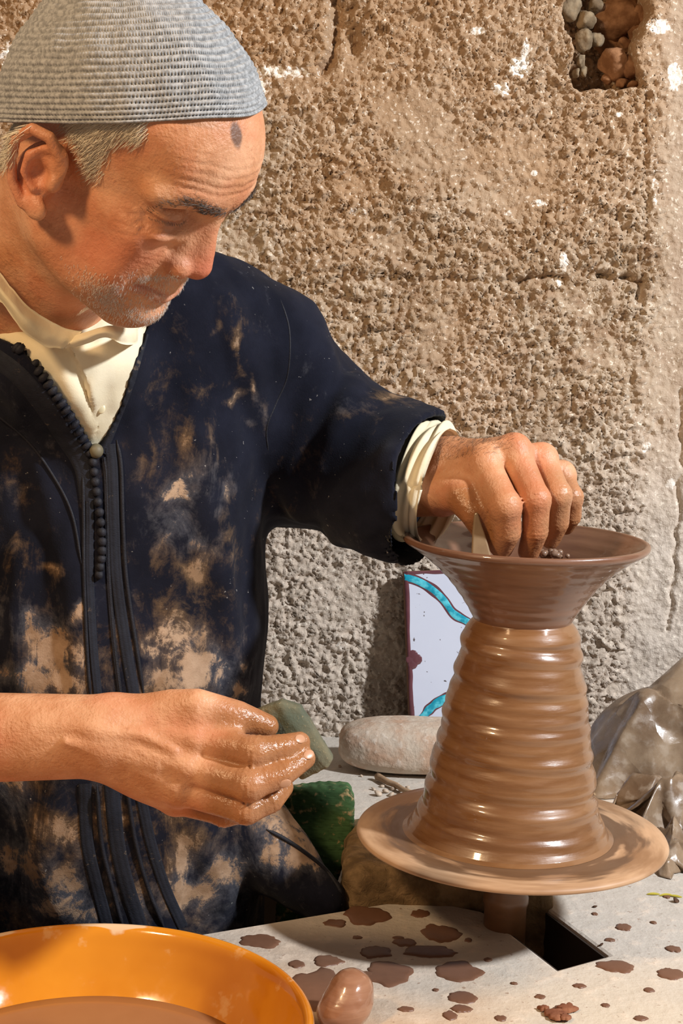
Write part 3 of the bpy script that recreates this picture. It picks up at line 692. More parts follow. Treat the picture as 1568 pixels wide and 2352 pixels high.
c = m.mix(m.ramp(n, .35, .65), S(44, 66, 40), S(72, 104, 66)); c = m.mix(m.ramp(m.math('ADD', m.math('MULTIPLY', n2, .6), m.math('MULTIPLY', m.noise(16, 3), .55)), .60, .70, 0, .8), c, S(168, 142, 104)); m.color(c); m.bump(n2, .4, .002); m.bump(m.noise(240, 2, stretch=(.12, 1, 1)), .8, .003)
add('green_cushion', v, f, m.m, label='faded green ribbed cushion wedged beside the concrete block', cat='cushion')

# crumpled dusty plastic sheeting at the right
def tri(x): return np.abs((x % 1.0) * 2 - 1)
def crumple(P, scale, seed, octs=3):
    rng = np.random.RandomState(seed); h = 0
    P = P + 0.35 / scale * np.stack([vnoise(P, scale * .6, seed + i) for i in range(3)], -1)
    for k in range(octs):
        a = 0
        for j in range(3):
            dv = rng.normal(size=3); dv /= np.linalg.norm(dv); a = a + tri(P @ dv * scale * (1.7 ** k) * rng.uniform(.8, 1.3) + rng.uniform())
        h = h + (a / 3 - .5) * .62 ** k
    return h
m_pl = Mat('dusty_plastic', rough=.38, spec=.5); n1 = m_pl.noise(14, 5); n2 = m_pl.noise(70, 4)
c = m_pl.mix(m_pl.ramp(n1, .35, .65), S(120, 96, 74), S(168, 144, 118)); c = m_pl.mix(m_pl.ramp(n2, .50, .72, 0, .3), c, S(206, 190, 170)); m_pl.color(c); m_pl.rough(m_pl.ramp(n2, .4, .65, .22, .5)); m_pl.b.inputs['Transmission Weight'].default_value = .12
vd = m_pl.voro(14, 'DISTANCE_TO_EDGE', vec=None); m_pl.bump(m_pl.ramp(vd, 0, .25), .55, .006); m_pl.bump(n2, .3, .002)
def ruffle(name, cen, a, b, hgt, amp, freq, seed, lab, rot=0.0, n=64):
    u, v_ = np.meshgrid(np.linspace(-1, 1, n), np.linspace(-1, 1, n), indexing='ij'); P = np.stack([u, v_, 0 * u + seed], -1); rng = np.random.RandomState(seed)
    def w2(k): return .55 * vnoise(P, 1.1, seed + k) + .25 * vnoise(P, 2.6, seed + 5 + k)
    f1_ = tri(freq * (.9 * u + .25 * v_) * .5 + w2(0)); f2_ = tri(freq * (.3 * u - .8 * v_) * .4 + w2(1)); f3_ = tri(freq * 1.3 * (.6 * u + .7 * v_) * .5 + w2(2))
    env = np.clip(1 - .75 * np.maximum(np.abs(u), np.abs(v_)) ** 3, 0, 1)
    z = hgt * np.sqrt(np.clip(1 - .5 * (u * u + v_ * v_), 0, 1)) * .5 + amp * (f1_ * .9 + f2_ * .6 + f3_ * .35) * (.35 + .65 * env)
    x = u * a + amp * .55 * (f2_ - .5) + amp * .25 * (f3_ - .5); y = v_ * b + amp * .55 * (f1_ - .5) + amp * .3 * (f3_ - .5)
    ca, sa = math.cos(rot), math.sin(rot); z = (z - z.min()) * (1 - np.maximum(np.abs(u), np.abs(v_)) ** 5) + .0008
    V = np.stack([cen[0] + x * ca - y * sa, cen[1] + x * sa + y * ca, z], -1).reshape(-1, 3)
    o = add(name, V, gridF(n, n), m_pl.m, smooth=False, label=lab, cat='plastic sheet'); md = o.modifiers.new('thickness', 'SOLIDIFY'); md.thickness = .0006; md.offset = 1
    return o
p = GY(1640, 1610, 1.93); o = ruffle('plastic_bag', (p[0], 1.945, 0), .165, .075, .25, .026, 2.6, 33, 'large crumpled dusty plastic bag against the wall at the right edge', .05, 80); o['category'] = 'plastic bag'
p = GY(1545, 1745, 1.78); ruffle('plastic_sheet', (p[0] + .030, 1.775, 0), .095, .055, .050, .042, 3.4, 9, 'creased brown plastic sheeting bunched up below the large bag', .15)
p = GY(1420, 1800, 1.74); ruffle('plastic_scrap', (p[0] - .012, 1.705, 0), .050, .030, .012, .017, 3.2, 12, 'low torn plastic scrap close behind the right of the wheel disc', -.2)
p = GY(1530, 1860, 1.66); ruffle('plastic_wrap', (p[0] + .018, 1.655, 0), .048, .036, .014, .024, 3.0, 21, 'shiny twisted plastic wrap nearest the wheel at the right edge', .5)

# ================================================================== the potter (modelled in camera axes, then turned to the world)
HM = np.array([[0.73604556, 0.48739505, 0.4697691], [-0.17637699, 0.80808005, -0.56204786], [-0.65355038, 0.33083637, 0.680749]])
HO = np.array([-0.18336341, 1.26731801, 0.28530366])
def H(p): return HM @ np.asarray(p, float) + HO          # head axes (forward, left, up) -> camera axes
body = Sdf()
def ha(prim, k, mir=True): body.add(p_local(prim, HM, HO, mir), k)
def hs(prim, k, mir=True): body.sub(p_local(prim, HM, HO, mir), k)
# skull, face and jaw
ha(p_ell((-.002, 0, .055), (.100, .076, .083)), 0)
ha(p_ell((.040, 0, .052), (.066, .066, .056)), .03)
ha(p_ell((.050, 0, -.020), (.043, .048, .055)), .022)
ha(p_ell((.066, 0, -.056), (.029, .030, .036)), .02)
ha(p_rc((.008, -.050, -.058), (.068, -.016, -.094), .019, .0165), .022)
ha(p_ell((.0795, 0, -.0905), (.0165, .022, .017)), .014)
ha(p_ell((.030, 0, -.062), (.052, .052, .038)), .03)
ha(p_ell((.054, -.047, -.008), (.024, .017, .017)), .018)
ha(p_ell((.038, -.043, -.042), (.034, .018, .038)), .022)
hs(p_ell((.064, -.082, .034), (.03, .014, .028)), .03)
hs(p_ell((.050, -.078, -.034), (.022, .014, .022)), .03)
ha(p_chain([(.0970, -.009, .0375), (.0925, -.030, .0405), (.0725, -.053, .034)], [.0108, .0104, .0085]), .011)
hs(p_ell((.100, -.034, .0155), (.023, .022, .0140)), .008)
ha(p_ell((.0765, -.0335, .0150), (.0140, .0158, .0130)), .004)
hs(p_chain([(.0885, -.0190, .0135), (.0900, -.0300, .0115), (.0875, -.0405, .0125), (.0795, -.0480, .0120), (.0705, -.0510, .0100)], [.0012, .0019, .0019, .0016, .0010]), .003)
hs(p_chain([(.0855, -.018, .0245), (.0875, -.032, .0270), (.079, -.048, .0245)], [.0012, .0014, .0012]), .004)
ha(p_ell((.0830, -.034, -.0015), (.009, .016, .0055)), .007)
ha(p_chain([(.0965, 0, .022), (.1005, 0, .004), (.1050, 0, -.012), (.1060, 0, -.0235)], [.0085, .0090, .0105, .0130]), .010)
ha(p_rc((.086, -.010, .008), (.095, -.011, -.022), .0085, .0100), .012)
ha(p_ell((.0985, -.0160, -.0268), (.0125, .0098, .0105)), .0035)
ALG = p_chain([(.0962, -.0201, -.0059), (.0933, -.0222, -.0110), (.0900, -.0243, -.0168), (.0868, -.0250, -.0235), (.0862, -.0250, -.0310), (.0895, -.0240, -.0380)], [.0008, .0015, .0021, .0025, .0024, .0015])
hs(p_ell((.1010, -.0080, -.0400), (.0060, .0034, .0040)), .003)
# mouth
ha(p_ell((.074, 0, -.055), (.0225, .026, .020)), .012)
ha(p_chain([(.0950, 0, -.0592), (.0935, -.0136, -.0530), (.0885, -.0238, -.0500), (.0830, -.0310, -.0495)], [.0040, .0040, .0034, .0020]), .005)
hs(ALG, .003)
LIPC = [(.0945, 0, -.0690), (.0940, -.0130, -.0628), (.0885, -.0225, -.0592), (.0830, -.0300, -.0575)]
ha(p_chain(LIPC, [.0050, .0048, .0040, .0025]), .005)
hs(p_chain([(.0800, -.0385, -.0545), (.0836, -.0351, -.0545), (.0868, -.0315, -.0533), (.0928, -.0238, -.0542), (.0981, -.0136, -.0574), (.1001, -.0038, -.0628), (.1005, 0, -.064)], [.0008, .0015, .0019, .0019, .0018, .0017, .0017]), .0025)
hs(p_chain([(.0918, -.0261, -.0133), (.0906, -.0323, -.0251), (.0861, -.0373, -.0356), (.0808, -.0428, -.0483), (.0791, -.0408, -.0616)], [.0008, .0014, .0015, .0014, .0008]), .006)
for ln_ in ([(.0713, -.0517, .0078), (.0622, -.0565, .0060)], [(.0748, -.0504, .0039), (.0754, -.0549, -.0032)], [(.0730, -.0510, .0060), (.0680, -.0555, -.0005)]):
    hs(p_chain(ln_, [.0010, .0006]), .003)
hs(p_ell((.1030, 0, -.0790), (.0075, .020, .0048)), .008)
ha(p_ell((.077, -.021, -.032), (.011, .013, .017)), .012)
ha(p_rc((.070, -.040, -.018), (.061, -.0415, -.050), .0090, .0085), .018)
# right ear, full detail; left ear mirrored
ha(p_ell((-.011, -.079, -.003), (.019, .0065, .030), R=np.array([[math.cos(.45), 0, math.sin(.45)], [0, 1, 0], [-math.sin(.45), 0, math.cos(.45)]])), .006)
ha(p_chain([(.002, -.077, .004), (.001, -.082, .018), (-.010, -.087, .0285), (-.0245, -.091, .0265), (-.0335, -.093, .011), (-.0300, -.092, -.006), (-.0230, -.090, -.0215), (-.010, -.087, -.0330)], [.0035, .0042, .0046, .0046, .0044, .0042, .0040, .0040]), .003)
ha(p_ell((.0015, -.0845, -.0300), (.0110, .0052, .0095)), .006)
ha(p_chain([(-.010, -.085, .0170), (-.0185, -.0885, .0060), (-.0165, -.0885, -.0080), (-.006, -.0865, -.0160)], [.0040, .0044, .0042, .0036]), .004)
hs(p_ell((-.0060, -.0900, -.0030), (.0085, .0100, .0105)), .004)
hs(p_ell((-.0080, -.0920, .0120), (.0065, .0060, .0050)), .004)
hs(p_chain([(-.012, -.0945, .0235), (-.0245, -.0965, .0195), (-.0265, -.0970, .0060), (-.0235, -.0960, -.0100)], [.0022, .0026, .0026, .0018]), .003)
ha(p_ell((.0065, -.0815, -.0040), (.0050, .0060, .0075)), .004)
# wrinkles of forehead, eye corner and cheek
def wrinkle(P, d):
    q = (P - HO) @ HM; x, y, z = q[..., 0], np.abs(q[..., 1]), q[..., 2]
    r = d
    fr = sstep(.060, .080, x)
    arch = .004 * np.cos(np.clip(y - .026, -.04, .04) / .026) - .003
    for z0, a in ((.0500, .0010), (.0565, .0011), (.0640, .0008), (.0715, .0007), (.0780, .0004)):
        r = r + fr * a * np.exp(-((z - z0 - arch - .0012 * np.sin(y * 160 + z0 * 900)) / .0011) ** 2) * sstep(.062, .045, y)
    for k, (zc, sl) in enumerate(((.010, .25), (.004, .0), (-.002, -.25), (-.008, -.5))):
        ln = z - zc - sl * (.072 - x); w_ = np.exp(-((x - .066) / .010) ** 2) * sstep(.035, .045, y)
        r = r + w_ * .0008 * np.exp(-(ln / .0011) ** 2)
    for k in range(3):
        ln = (z + .016 + .5 * (x - .075) + .006 * k); w_ = np.exp(-((x - .079) / .007) ** 2) * sstep(.022, .03, y) * sstep(.052, .045, y)
        r = r + w_ * .0006 * np.exp(-(ln / .0010) ** 2)
    return r
_lo, _hi = p_local(p_ell((.08, 0, .03), (.05, .06, .08)), HM, HO)[1:]
body.mod(wrinkle, _lo, _hi)
# neck and trunk
body.add(p_rc(H((-.028, 0, -.025)), C(20, 790, 1.49), .058, .066), .03)
body.add(p_rc(H((-.012, -.058, -.025)), C(150, 860, 1.46), .013, .012), .02)
body.add(p_rc(H((.022, 0, -.062)), C(70, 770, 1.47), .030, .045), .03)
body.add(p_rc(C(60, 850, 1.55), C(200, 1500, 1.60), .060, .050), .04)
body.add(p_rc(C(200, 1500, 1.60), C(230, 1900, 1.66), .05, .05), .04)
body.add(p_rc(C(60, 850, 1.55), C(600, 800, 1.56), .055, .040), .03)
body.add(p_rc(C(60, 850, 1.55), C(-330, 830, 1.42), .055, .042), .03)
# his left arm, hand lowered into the bowl
body.add(p_chain([C(605, 800, 1.56), C(690, 1005, 1.62), C(940, 1085, 1.54)], [.040, .038, .032]), .03)
body.add(p_rc(C(900, 1070, 1.55), C(1030, 1058, 1.495), .030, .022), .02)
body.add(p_rc(C(900, 1110, 1.555), C(1015, 1135, 1.50), .030, .022), .025)
LH = {'i': [(1110, 1064, 1.452), (1160, 1163, 1.420), (1164, 1222, 1.430), (1152, 1258, 1.446)],
      'm': [(1180, 1036, 1.458), (1230, 1148, 1.428), (1229, 1220, 1.436), (1214, 1266, 1.452)],
      'r': [(1243, 1056, 1.474), (1281, 1138, 1.448), (1279, 1200, 1.458), (1264, 1238, 1.472)],
      'p': [(1288, 1092, 1.496), (1311, 1142, 1.476), (1311, 1186, 1.486), (1299, 1208, 1.498)]}
LR = {'i': [.0150, .0142, .0128, .0105], 'm': [.0145, .0132, .0120, .0102], 'r': [.0138, .0124, .0112, .0095], 'p': [.0122, .0108, .0098, .0086]}
wrL = {'i': (1030, 1080, 1.492), 'm': (1040, 1068, 1.495), 'r': (1045, 1085, 1.505), 'p': (1045, 1115, 1.515)}
for q in 'imrp':
    body.add(p_rc(C(*wrL[q]), C(*LH[q][0]), .0200, LR[q][0] + .0015), .016)
body.add(p_ell(C(1140, 1085, 1.485), (.042, .018, .026)), .012)
for q in 'imrp':
    pts = [C(*p) for p in LH[q]]
    body.add(p_chain(pts, LR[q]), .0035)
    body.add(p_ell(pts[1], (LR[q][1] * 1.05,) * 3), .004); body.add(p_ell(pts[0] + [0, -.002, .001], (LR[q][0] * 1.02,) * 3), .006)
body.add(p_chain([C(1015, 1125, 1.480), C(1060, 1140, 1.450), C(1088, 1178, 1.440), C(1112, 1226, 1.446)], [.021, .0165, .0135, .0105]), .012)
# his right arm, back of the hand to the viewer
body.add(p_chain([C(-330, 830, 1.42), C(-560, 1600, 1.32), C(-100, 1695, 1.235), C(225, 1692, 1.212)], [.042, .040, .0300, .0265]), .03)
body.add(p_rc(C(-80, 1672, 1.235), C(240, 1668, 1.212), .024, .0200), .02)
body.add(p_rc(C(-80, 1720, 1.235), C(240, 1718, 1.215), .022, .0180), .02)
RH = {'i': [(452, 1700, 1.200), (585, 1728, 1.178), (650, 1717, 1.186), (688, 1705, 1.196)],
      'm': [(432, 1762, 1.196), (572, 1803, 1.170), (645, 1778, 1.178), (700, 1742, 1.192)],
      'r': [(415, 1812, 1.202), (565, 1858, 1.182), (622, 1838, 1.188), (650, 1808, 1.200)],
      'p': [(402, 1838, 1.222), (515, 1868, 1.212), (566, 1866, 1.218), (606, 1850, 1.226)]}
RR = {'i': [.0128, .0118, .0103, .0082], 'm': [.0128, .0118, .0103, .0082], 'r': [.0122, .0112, .0098, .0080], 'p': [.0105, .0098, .0088, .0072]}
wrR = {'i': (262, 1668, 1.212), 'm': (258, 1695, 1.208), 'r': (256, 1718, 1.212), 'p': (258, 1735, 1.222)}
for q in 'imrp':
    body.add(p_rc(C(*wrR[q]), C(*RH[q][0]), .0175, RR[q][0] + .0015), .016)
body.add(p_ell(C(370, 1745, 1.214), (.040, .016, .030)), .015)
for q in 'imrp':
    pts = [C(*p) for p in RH[q]]
    body.add(p_chain(pts, RR[q]), .0035)
    body.add(p_ell(pts[1], (RR[q][1] * 1.04,) * 3), .004); body.add(p_ell(pts[0] + [0, -.0025, .001], (RR[q][0],) * 3), .006)
body.add(p_chain([C(290, 1655, 1.216), C(395, 1632, 1.208), C(452, 1622, 1.200), C(545, 1645, 1.205), C(612, 1668, 1.214)], [.0180, .0165, .0135, .0120, .0095]), .014)
body.add(p_ell(C(410, 1672, 1.212), (.024, .014, .016)), .014)
# tendons on the back of the right hand
for q in 'imr':
    a, b = np.array(C(*wrR[q])), np.array(C(*RH[q][0])); sh = np.array([0, -.0165, .0])
    body.add(p_rc(a + sh, b + np.array([0, -.0125, .002]), .0018, .0030), .008)
# knuckle creases
for tab, rad_ in ((LH, LR), (RH, RR)):
    for k_ in 'imrp':
        pts = [np.array(C(*p)) for p in tab[k_]]
        for j_ in (1, 2):
            ax_ = pts[j_ + 1] - pts[j_ - 1]; ax_ = ax_ / np.linalg.norm(ax_); c_ = pts[j_]
            def crease(P, d, ax_=ax_, c_=c_, a_=.00055 if j_ == 1 else .0004):
                t = (P - c_) @ ax_; r_ = np.linalg.norm(P - c_, axis=-1)
                return d + a_ * np.cos(t * 2 * np.pi / .0042) * np.exp(-(t / .0055) ** 2) * sstep(.021, .014, r_)
            body.mod(crease, c_ - .022, c_ + .022)
# veins on the lower arm and hand
for pts in ([(60, 1660, 1.202), (200, 1676, 1.187), (330, 1690, 1.186), (400, 1725, 1.183)], [(150, 1705, 1.185), (260, 1730, 1.190), (360, 1760, 1.186)], [(1030, 1040, 1.478), (1090, 1035, 1.452), (1150, 1015, 1.446)]):
    body.add(p_chain([C(*p) for p in pts], [.0012] + [.0022] * (len(pts) - 2) + [.0012]), .007)
BV, BF = mesh_sdf(body, 0.00165)
BN = vnormals(BV, BF)
# colour masks that belong to the skin: clay on the fingers, flushed nose, the dark mark on the forehead
q = (BV - HO) @ HM; ya = np.abs(q[:, 1])
def gauss(c, s): return np.exp(-(((q - np.array(c)) / np.array(s)) ** 2).sum(1))
flush = np.clip(gauss((.112, 0, -.022), (.02, .02, .018)) * 1.1 + 0.6 * gauss((.065, -.05, -.02), (.03, .03, .03)) + .6 * gauss((-.02, -.09, .0), (.02, .02, .03)) + .4 * gauss((.04, -.06, -.06), (.03, .03, .02)), 0, 1)
mark = gauss((.0915, -.0165, .0955), (.02, .0065, .0095))
lid = np.exp(-((q[:, 0] - .086) / .014) ** 2 - ((ya - .034) / .016) ** 2 - ((q[:, 2] - .012) / .010) ** 2)
qm = np.stack([q[:, 0], -ya, q[:, 2]], -1); lip = np.exp(-(segdist(qm, LIPC) / .0062) ** 4) * (np.abs(q[:, 0]) < .2)
def near(pts, r):
    return np.exp(-(segdist(BV, np.array(pts)) / r) ** 2)
clay = np.zeros(len(BV)); nail = np.zeros(len(BV))
for tab, s in ((LH, .85), (RH, 1.0)):
    for k in 'imrp':
        p = [C(*t) for t in tab[k]]
        a = np.array(p[0]) * .35 + np.array(p[1]) * .65
        clay = np.maximum(clay, s * near([a, p[1], p[2], p[3]], .019))
clay = np.maximum(clay, near([C(1065, 1150, 1.44), C(1112, 1226, 1.44)], .022)); clay = np.maximum(clay, .9 * near([C(520, 1650, 1.2), C(612, 1668, 1.21)], .020))
for c_ in (C(692, 1692, 1.190), C(712, 1733, 1.188)): nail = np.maximum(nail, np.exp(-(np.linalg.norm((BV - c_) / np.array([.005, .007, .0042]), axis=1)) ** 2))
for c_ in (C(1085, 1168, 1.43),): clay = np.maximum(clay, np.exp(-(np.linalg.norm(BV - c_, axis=1) / .018) ** 2))
m = Mat('weathered_skin', rough=.5, spec=.45)
n1 = m.noise(30, 5, .6); n2 = m.noise(150, 4, .6); n3 = m.noise(420, 3); n4 = m.noise(14, 3)
c = m.mix(m.ramp(n1, .35, .68), S(194, 134, 94), S(216, 162, 124)); c = m.mix(m.ramp(n4, .45, .65, 0, .45), c, S(200, 116, 82)); c = m.mix(m.ramp(n2, .60, .74, 0, .45), c, S(158, 98, 64))
c = m.mix(m.math('MULTIPLY', m.attr('flush'), .75), c, S(192, 98, 70)); c = m.mix(m.math('MULTIPLY', m.attr('lip'), .7), c, S(170, 96, 84))
c = m.mix(m.math('MULTIPLY', m.attr('lid'), .62), c, S(126, 76, 60))
c = m.mix(m.ramp(m.math('ADD', m.attr('mark'), m.math('MULTIPLY', n2, .35)), .45, .85, 0, .85), c, S(92, 68, 58))
cf = m.ramp(m.math('ADD', m.attr('clay'), m.math('MULTIPLY', n1, .7)), .62, 1.25, 0, .9)
c = m.mix(cf, c, m.mix(n2, S(128, 80, 44), S(164, 108, 62))); c = m.mix(m.math('MULTIPLY', m.attr('nail'), .3), c, S(204, 160, 128))
m.color(c); m.rough(m.ramp(cf, 0, .9, .48, .20)); m.bump(n3, .5, .0014); m.bump(n2, .5, .0018); m.bump(m.noise(70, 4, .6), .25, .003); m.sss(.12, (.008, .003, .0015))
person = add('person', c2w(BV), BF, m.m, org=W(230, 2050, 1.66) - np.array([0, 0, .25]), attrs={'flush': flush, 'mark': mark, 'lid': lid, 'lip': lip, 'clay': clay, 'nail': nail},
             label='older man in a grey knitted cap and clay-stained dark robe shaping clay', cat='person')

# finger nails of the lower hand and the thumb above
bb = BVHTree.FromPolygons([Vector(p) for p in BV.tolist()], BF.tolist())
m_nl = Mat('finger_nail', S(190, 142, 110), .3).m
for x_, y_, ax_ in ((689, 1697, (RH['i'][2], RH['i'][3])), (709, 1733, (RH['m'][2], RH['m'][3])), (654, 1800, (RH['r'][2], RH['r'][3]))):
    d_ = Vector(C(x_, y_, 1.0)).normalized(); h_ = bb.ray_cast(d_ * .9, d_)
    if h_[0] is None: continue
    n_ = np.array(h_[1]); n_ = n_ if n_ @ np.array(d_) < 0 else -n_
    t_ = C(*ax_[1]) - C(*ax_[0]); t_ = t_ - (t_ @ n_) * n_; t_ /= np.linalg.norm(t_); u2 = np.cross(n_, t_)
    V_, F_ = ICO[3]; add('fingernail', c2w(np.array(h_[0]) + V_ @ np.stack([t_ * .0050, u2 * .0036, n_ * .0008])), F_, m_nl, parent=person)
# ------------------------------------------------------------------ hair, stubble and brows
def topx(P): return 784 + FPX * P[:, 0] / P[:, 1], 1176 - FPX * P[:, 2] / P[:, 1]
rng = np.random.RandomState(4)
bpx, bpy_ = topx(BV); facing = (BN * BV).sum(1) < 0
onhead = (np.linalg.norm(q - np.array([0.01, 0, .01]), axis=1) < .17)
def seeds(poly, n, soft=34.0):
    idx = np.nonzero(in_poly(bpx, bpy_, poly) & facing & onhead & (q[:, 1] < .012))[0]
    ed = segdist(np.stack([bpx[idx], bpy_[idx]], -1), np.array(list(poly) + [poly[0]], float)); pr = np.clip(ed / soft, .02, 1) ** 1.3
    k = rng.choice(idx, n, p=pr / pr.sum())
    P = BV[k] + rng.uniform(-.0009, .0009, (n, 3)); return P, BN[k]
def mirror(P, N):
    a = (P - HO) @ HM; a[:, 1] *= -1; b = N @ HM; b[:, 1] *= -1
    return np.vstack([P, a @ HM.T + HO]), np.vstack([N, b @ HM.T])
def lay(N, dirl, lift, jit):
    d = np.tile(HM @ np.asarray(dirl, float), (len(N), 1)) + rng.normal(0, jit, N.shape)
    d -= (d * N).sum(1)[:, None] * N; d /= np.linalg.norm(d, axis=1)[:, None]; return d + lift * N
def hairmesh(name, polys, n, dirl, lift, jit, L, rad, mat, lab, mir=True, seg=3, soft=34.0):
    A = [seeds(p, k, soft) for p, k in zip(polys, n)]; P = np.vstack([a[0] for a in A]); N = np.vstack([a[1] for a in A])
    if mir: P, N = mirror(P, N)
    D = lay(N, dirl, lift, jit)
    v, f = strands(P - N * .0006, D, rng.uniform(L[0], L[1], len(P)), rad, bend=-.35 * N * lift, seg=seg)
    return add(name, c2w(v), f, mat, parent=person, kind='stuff', label=lab)
m_wh = Mat('white_hair', rough=.5); m_wh.color(m_wh.mix(m_wh.noise(300, 2), S(222, 206, 176), S(246, 238, 222)))
m_st = Mat('white_stubble', S(232, 222, 210), .5); m_br = Mat('dark_brow_hair', rough=.5); m_br.color(m_br.mix(m_br.noise(300, 2), S(58, 52, 48), S(128, 118, 110)))
temple = [(130, 230), (362, 230), (352, 320), (325, 340), (290, 330), (265, 348), (248, 395), (225, 430), (195, 400), (180, 345), (155, 312), (145, 292)]
behind = [(-40, 250), (105, 262), (70, 296), (52, 325), (46, 372), (20, 392), (-40, 385)]
hairmesh('hair', [temple, behind], [2600, 1300], (-.45, 0, -1), .22, .20, (.006, .018), .00026, m_wh.m, 'short white hair below the cap')
beard = [(125, 560), (165, 595), (210, 605), (262, 625), (300, 612), (345, 622), (398, 612), (420, 640), (402, 668), (385, 700), (368, 735), (345, 757), (300, 757), (245, 742), (205, 712), (165, 675)]
thin = [(190, 640), (280, 640), (300, 690), (330, 715), (375, 712), (362, 757), (255, 745), (205, 712)]
stache = [(305, 650), (322, 630), (360, 625), (412, 628), (412, 645), (360, 642), (330, 652)]
hairmesh('beard', [beard, thin, stache], [2100, 1700, 420], (.15, 0, -1), .55, .30, (.0022, .0050), .00017, m_st.m, 'short white stubble along the jaw and chin', seg=2)
chk = [(110, 500), (180, 480), (240, 560), (280, 610), (200, 620), (140, 640)]
brow = [(330, 484), (380, 464), (430, 452), (480, 462), (528, 480), (522, 500), (470, 496), (430, 478), (380, 482), (335, 500)]
brow_in = [(415, 462), (440, 452), (480, 464), (520, 482), (505, 498), (470, 494), (430, 476)]
hairmesh('eyebrows', [brow, brow_in], [420, 240], (-.1, -1, .25), .35, .42, (.004, .009), .00020, m_br.m, 'dark grey eyebrows', soft=8.0)
lash = spline([(.0735, -.0490, .0095), (.0815, -.0460, .0118), (.0880, -.0395, .0130), (.0905, -.0300, .0118), (.0895, -.0215, .0130)], 70)
lash = lash + rng.normal(0, .0004, lash.shape); lash2 = lash * np.array([1, -1, 1]); LP = np.vstack([lash, lash2]); LD = np.tile(np.array([.9, 0, -.7]), (140, 1)) + rng.normal(0, .12, (140, 3)); LD[:70, 1] -= .3; LD[70:, 1] += .3
v, f = strands(LP @ HM.T + HO, LD @ HM.T, rng.uniform(.0015, .0032, 140), .00013, seg=2); add('eyelashes', c2w(v), f, m_br.m, parent=person, kind='stuff', label='short dark lashes of the lowered eyes')

wr = [(985, 1010), (1080, 985), (1180, 985), (1175, 1030), (1090, 1050), (1000, 1060)]
idx = np.nonzero(in_poly(bpx, bpy_, wr) & facing & (BV[:, 1] < 1.56))[0]; kx = rng.choice(idx, 420)
dv = np.tile(np.array([.75, -.1, .35]), (420, 1)) + rng.normal(0, .3, (420, 3)); nk = BN[kx]; dv -= (dv * nk).sum(1)[:, None] * nk; dv += .35 * nk
m_ah = Mat('arm_hair', S(96, 76, 60), .5).m
v, f = strands(BV[kx], dv, rng.uniform(.004, .009, 420), .00010, seg=2); add('arm_hair', c2w(v), f, m_ah, parent=person, kind='stuff', label='fine dark hairs on the raised wrist')
# ------------------------------------------------------------------ knitted cap
E1 = np.array([.809, 0, .588]); NN = np.array([-.588, 0, .809]); E2 = np.array([0, 1.0, 0])
rows, st = 34, 230
nu, nv = st * 4, rows * 6
tt = np.linspace(0, 2 * np.pi, nu, endpoint=False); ss = np.linspace(0, 1, nv)
T, Sx = np.meshgrid(tt, ss, indexing='ij')
e = 1.62; a_ = Sx * np.pi / 2
hh_ = np.sin(a_) ** (2 / e); rr_ = np.maximum(np.cos(a_), 0) ** (2 / e)
Tw = (T + np.pi) % (2 * np.pi) - np.pi
brim = .0385 + .0020 * np.cos(T) + .0010 * np.sin(3 * T + .5) - .0055 * np.exp(-(Tw / .40) ** 2)
cc = np.array([.018, 0, 0])
base = np.stack([.018 + (.1165 * rr_) * np.cos(T), (.0870 * rr_) * np.sin(T), brim + (.150 - brim) * hh_], -1)
ph = (Sx * rows); fr = ph - np.floor(ph); row = np.floor(ph)
ridge = np.sin(np.pi * fr) ** 0.7
stx = T / (2 * np.pi) * st + .5 * (row % 2); hole = np.exp(-(((stx % 1) - .5) / .20) ** 2) * np.exp(-((fr - .06) / .20) ** 2 ) + np.exp(-(((stx % 1) - .5) / .20) ** 2) * np.exp(-((fr - 1.06) / .20) ** 2)
vis = .35 + .65 * np.exp(-((Sx - .28) / .26) ** 2) * (0.55 + 0.45 * np.sin(T * 2 + 2.2) ** 2)
P0 = base.reshape(-1, 3)
cb = base; gu = np.gradient(cb, axis=0); gv = np.gradient(cb, axis=1); nrm = np.cross(gu, gv); nrm /= np.linalg.norm(nrm, axis=-1)[..., None] + 1e-12
ctr = np.array([.018, 0, .06]); sgn = np.sign(((cb - ctr) * nrm).sum(-1))[..., None]; nrm = nrm * sgn
Ls = cb[..., 0:1] * E1 + cb[..., 1:2] * E2 + cb[..., 2:3] * NN
fold = .0022 * fbm(Ls * np.array([1, 1, 1]), 22, 3) + .003 * np.exp(-((Sx - .62 + .05 * np.sin(T * 2)) / .035) ** 2) * np.exp(-((Tw - .35) / .9) ** 2) + .0016 * vnoise(Ls, 60, 4)
dsp = .0011 * ridge - .0032 * hole * vis + fold
cp = cb + nrm * dsp[..., None]
# rolled edge below the first row, turned inwards
Lc = (cp[..., 0:1] * E1 + cp[..., 1:2] * E2 + cp[..., 2:3] * NN)
inner = Lc[:, 0] - .004 * (nrm[:, 0, 0:1] * E1 + nrm[:, 0, 1:2] * E2 + nrm[:, 0, 2:3] * NN); inner2 = inner + .006 * NN
Lc = np.concatenate([inner2[:, None], inner[:, None], Lc], 1)
CV = Lc.reshape(-1, 3) @ HM.T + HO
CF = gridF(nu, nv + 2, wrapu=True)
m = Mat('grey_knit', rough=.95, spec=.15); n = m.noise(260, 3); m.color(m.mix(m.ramp(n, .35, .65), S(134, 134, 134), S(170, 170, 170))); m.bump(m.noise(900, 2), .4, .0008)
hol = np.concatenate([np.zeros((nu, 2)), hole * vis], 1).ravel()
add('knitted_cap', c2w(CV), CF, m.m, parent=person, label='grey knitted skull cap with rows of open stitches')

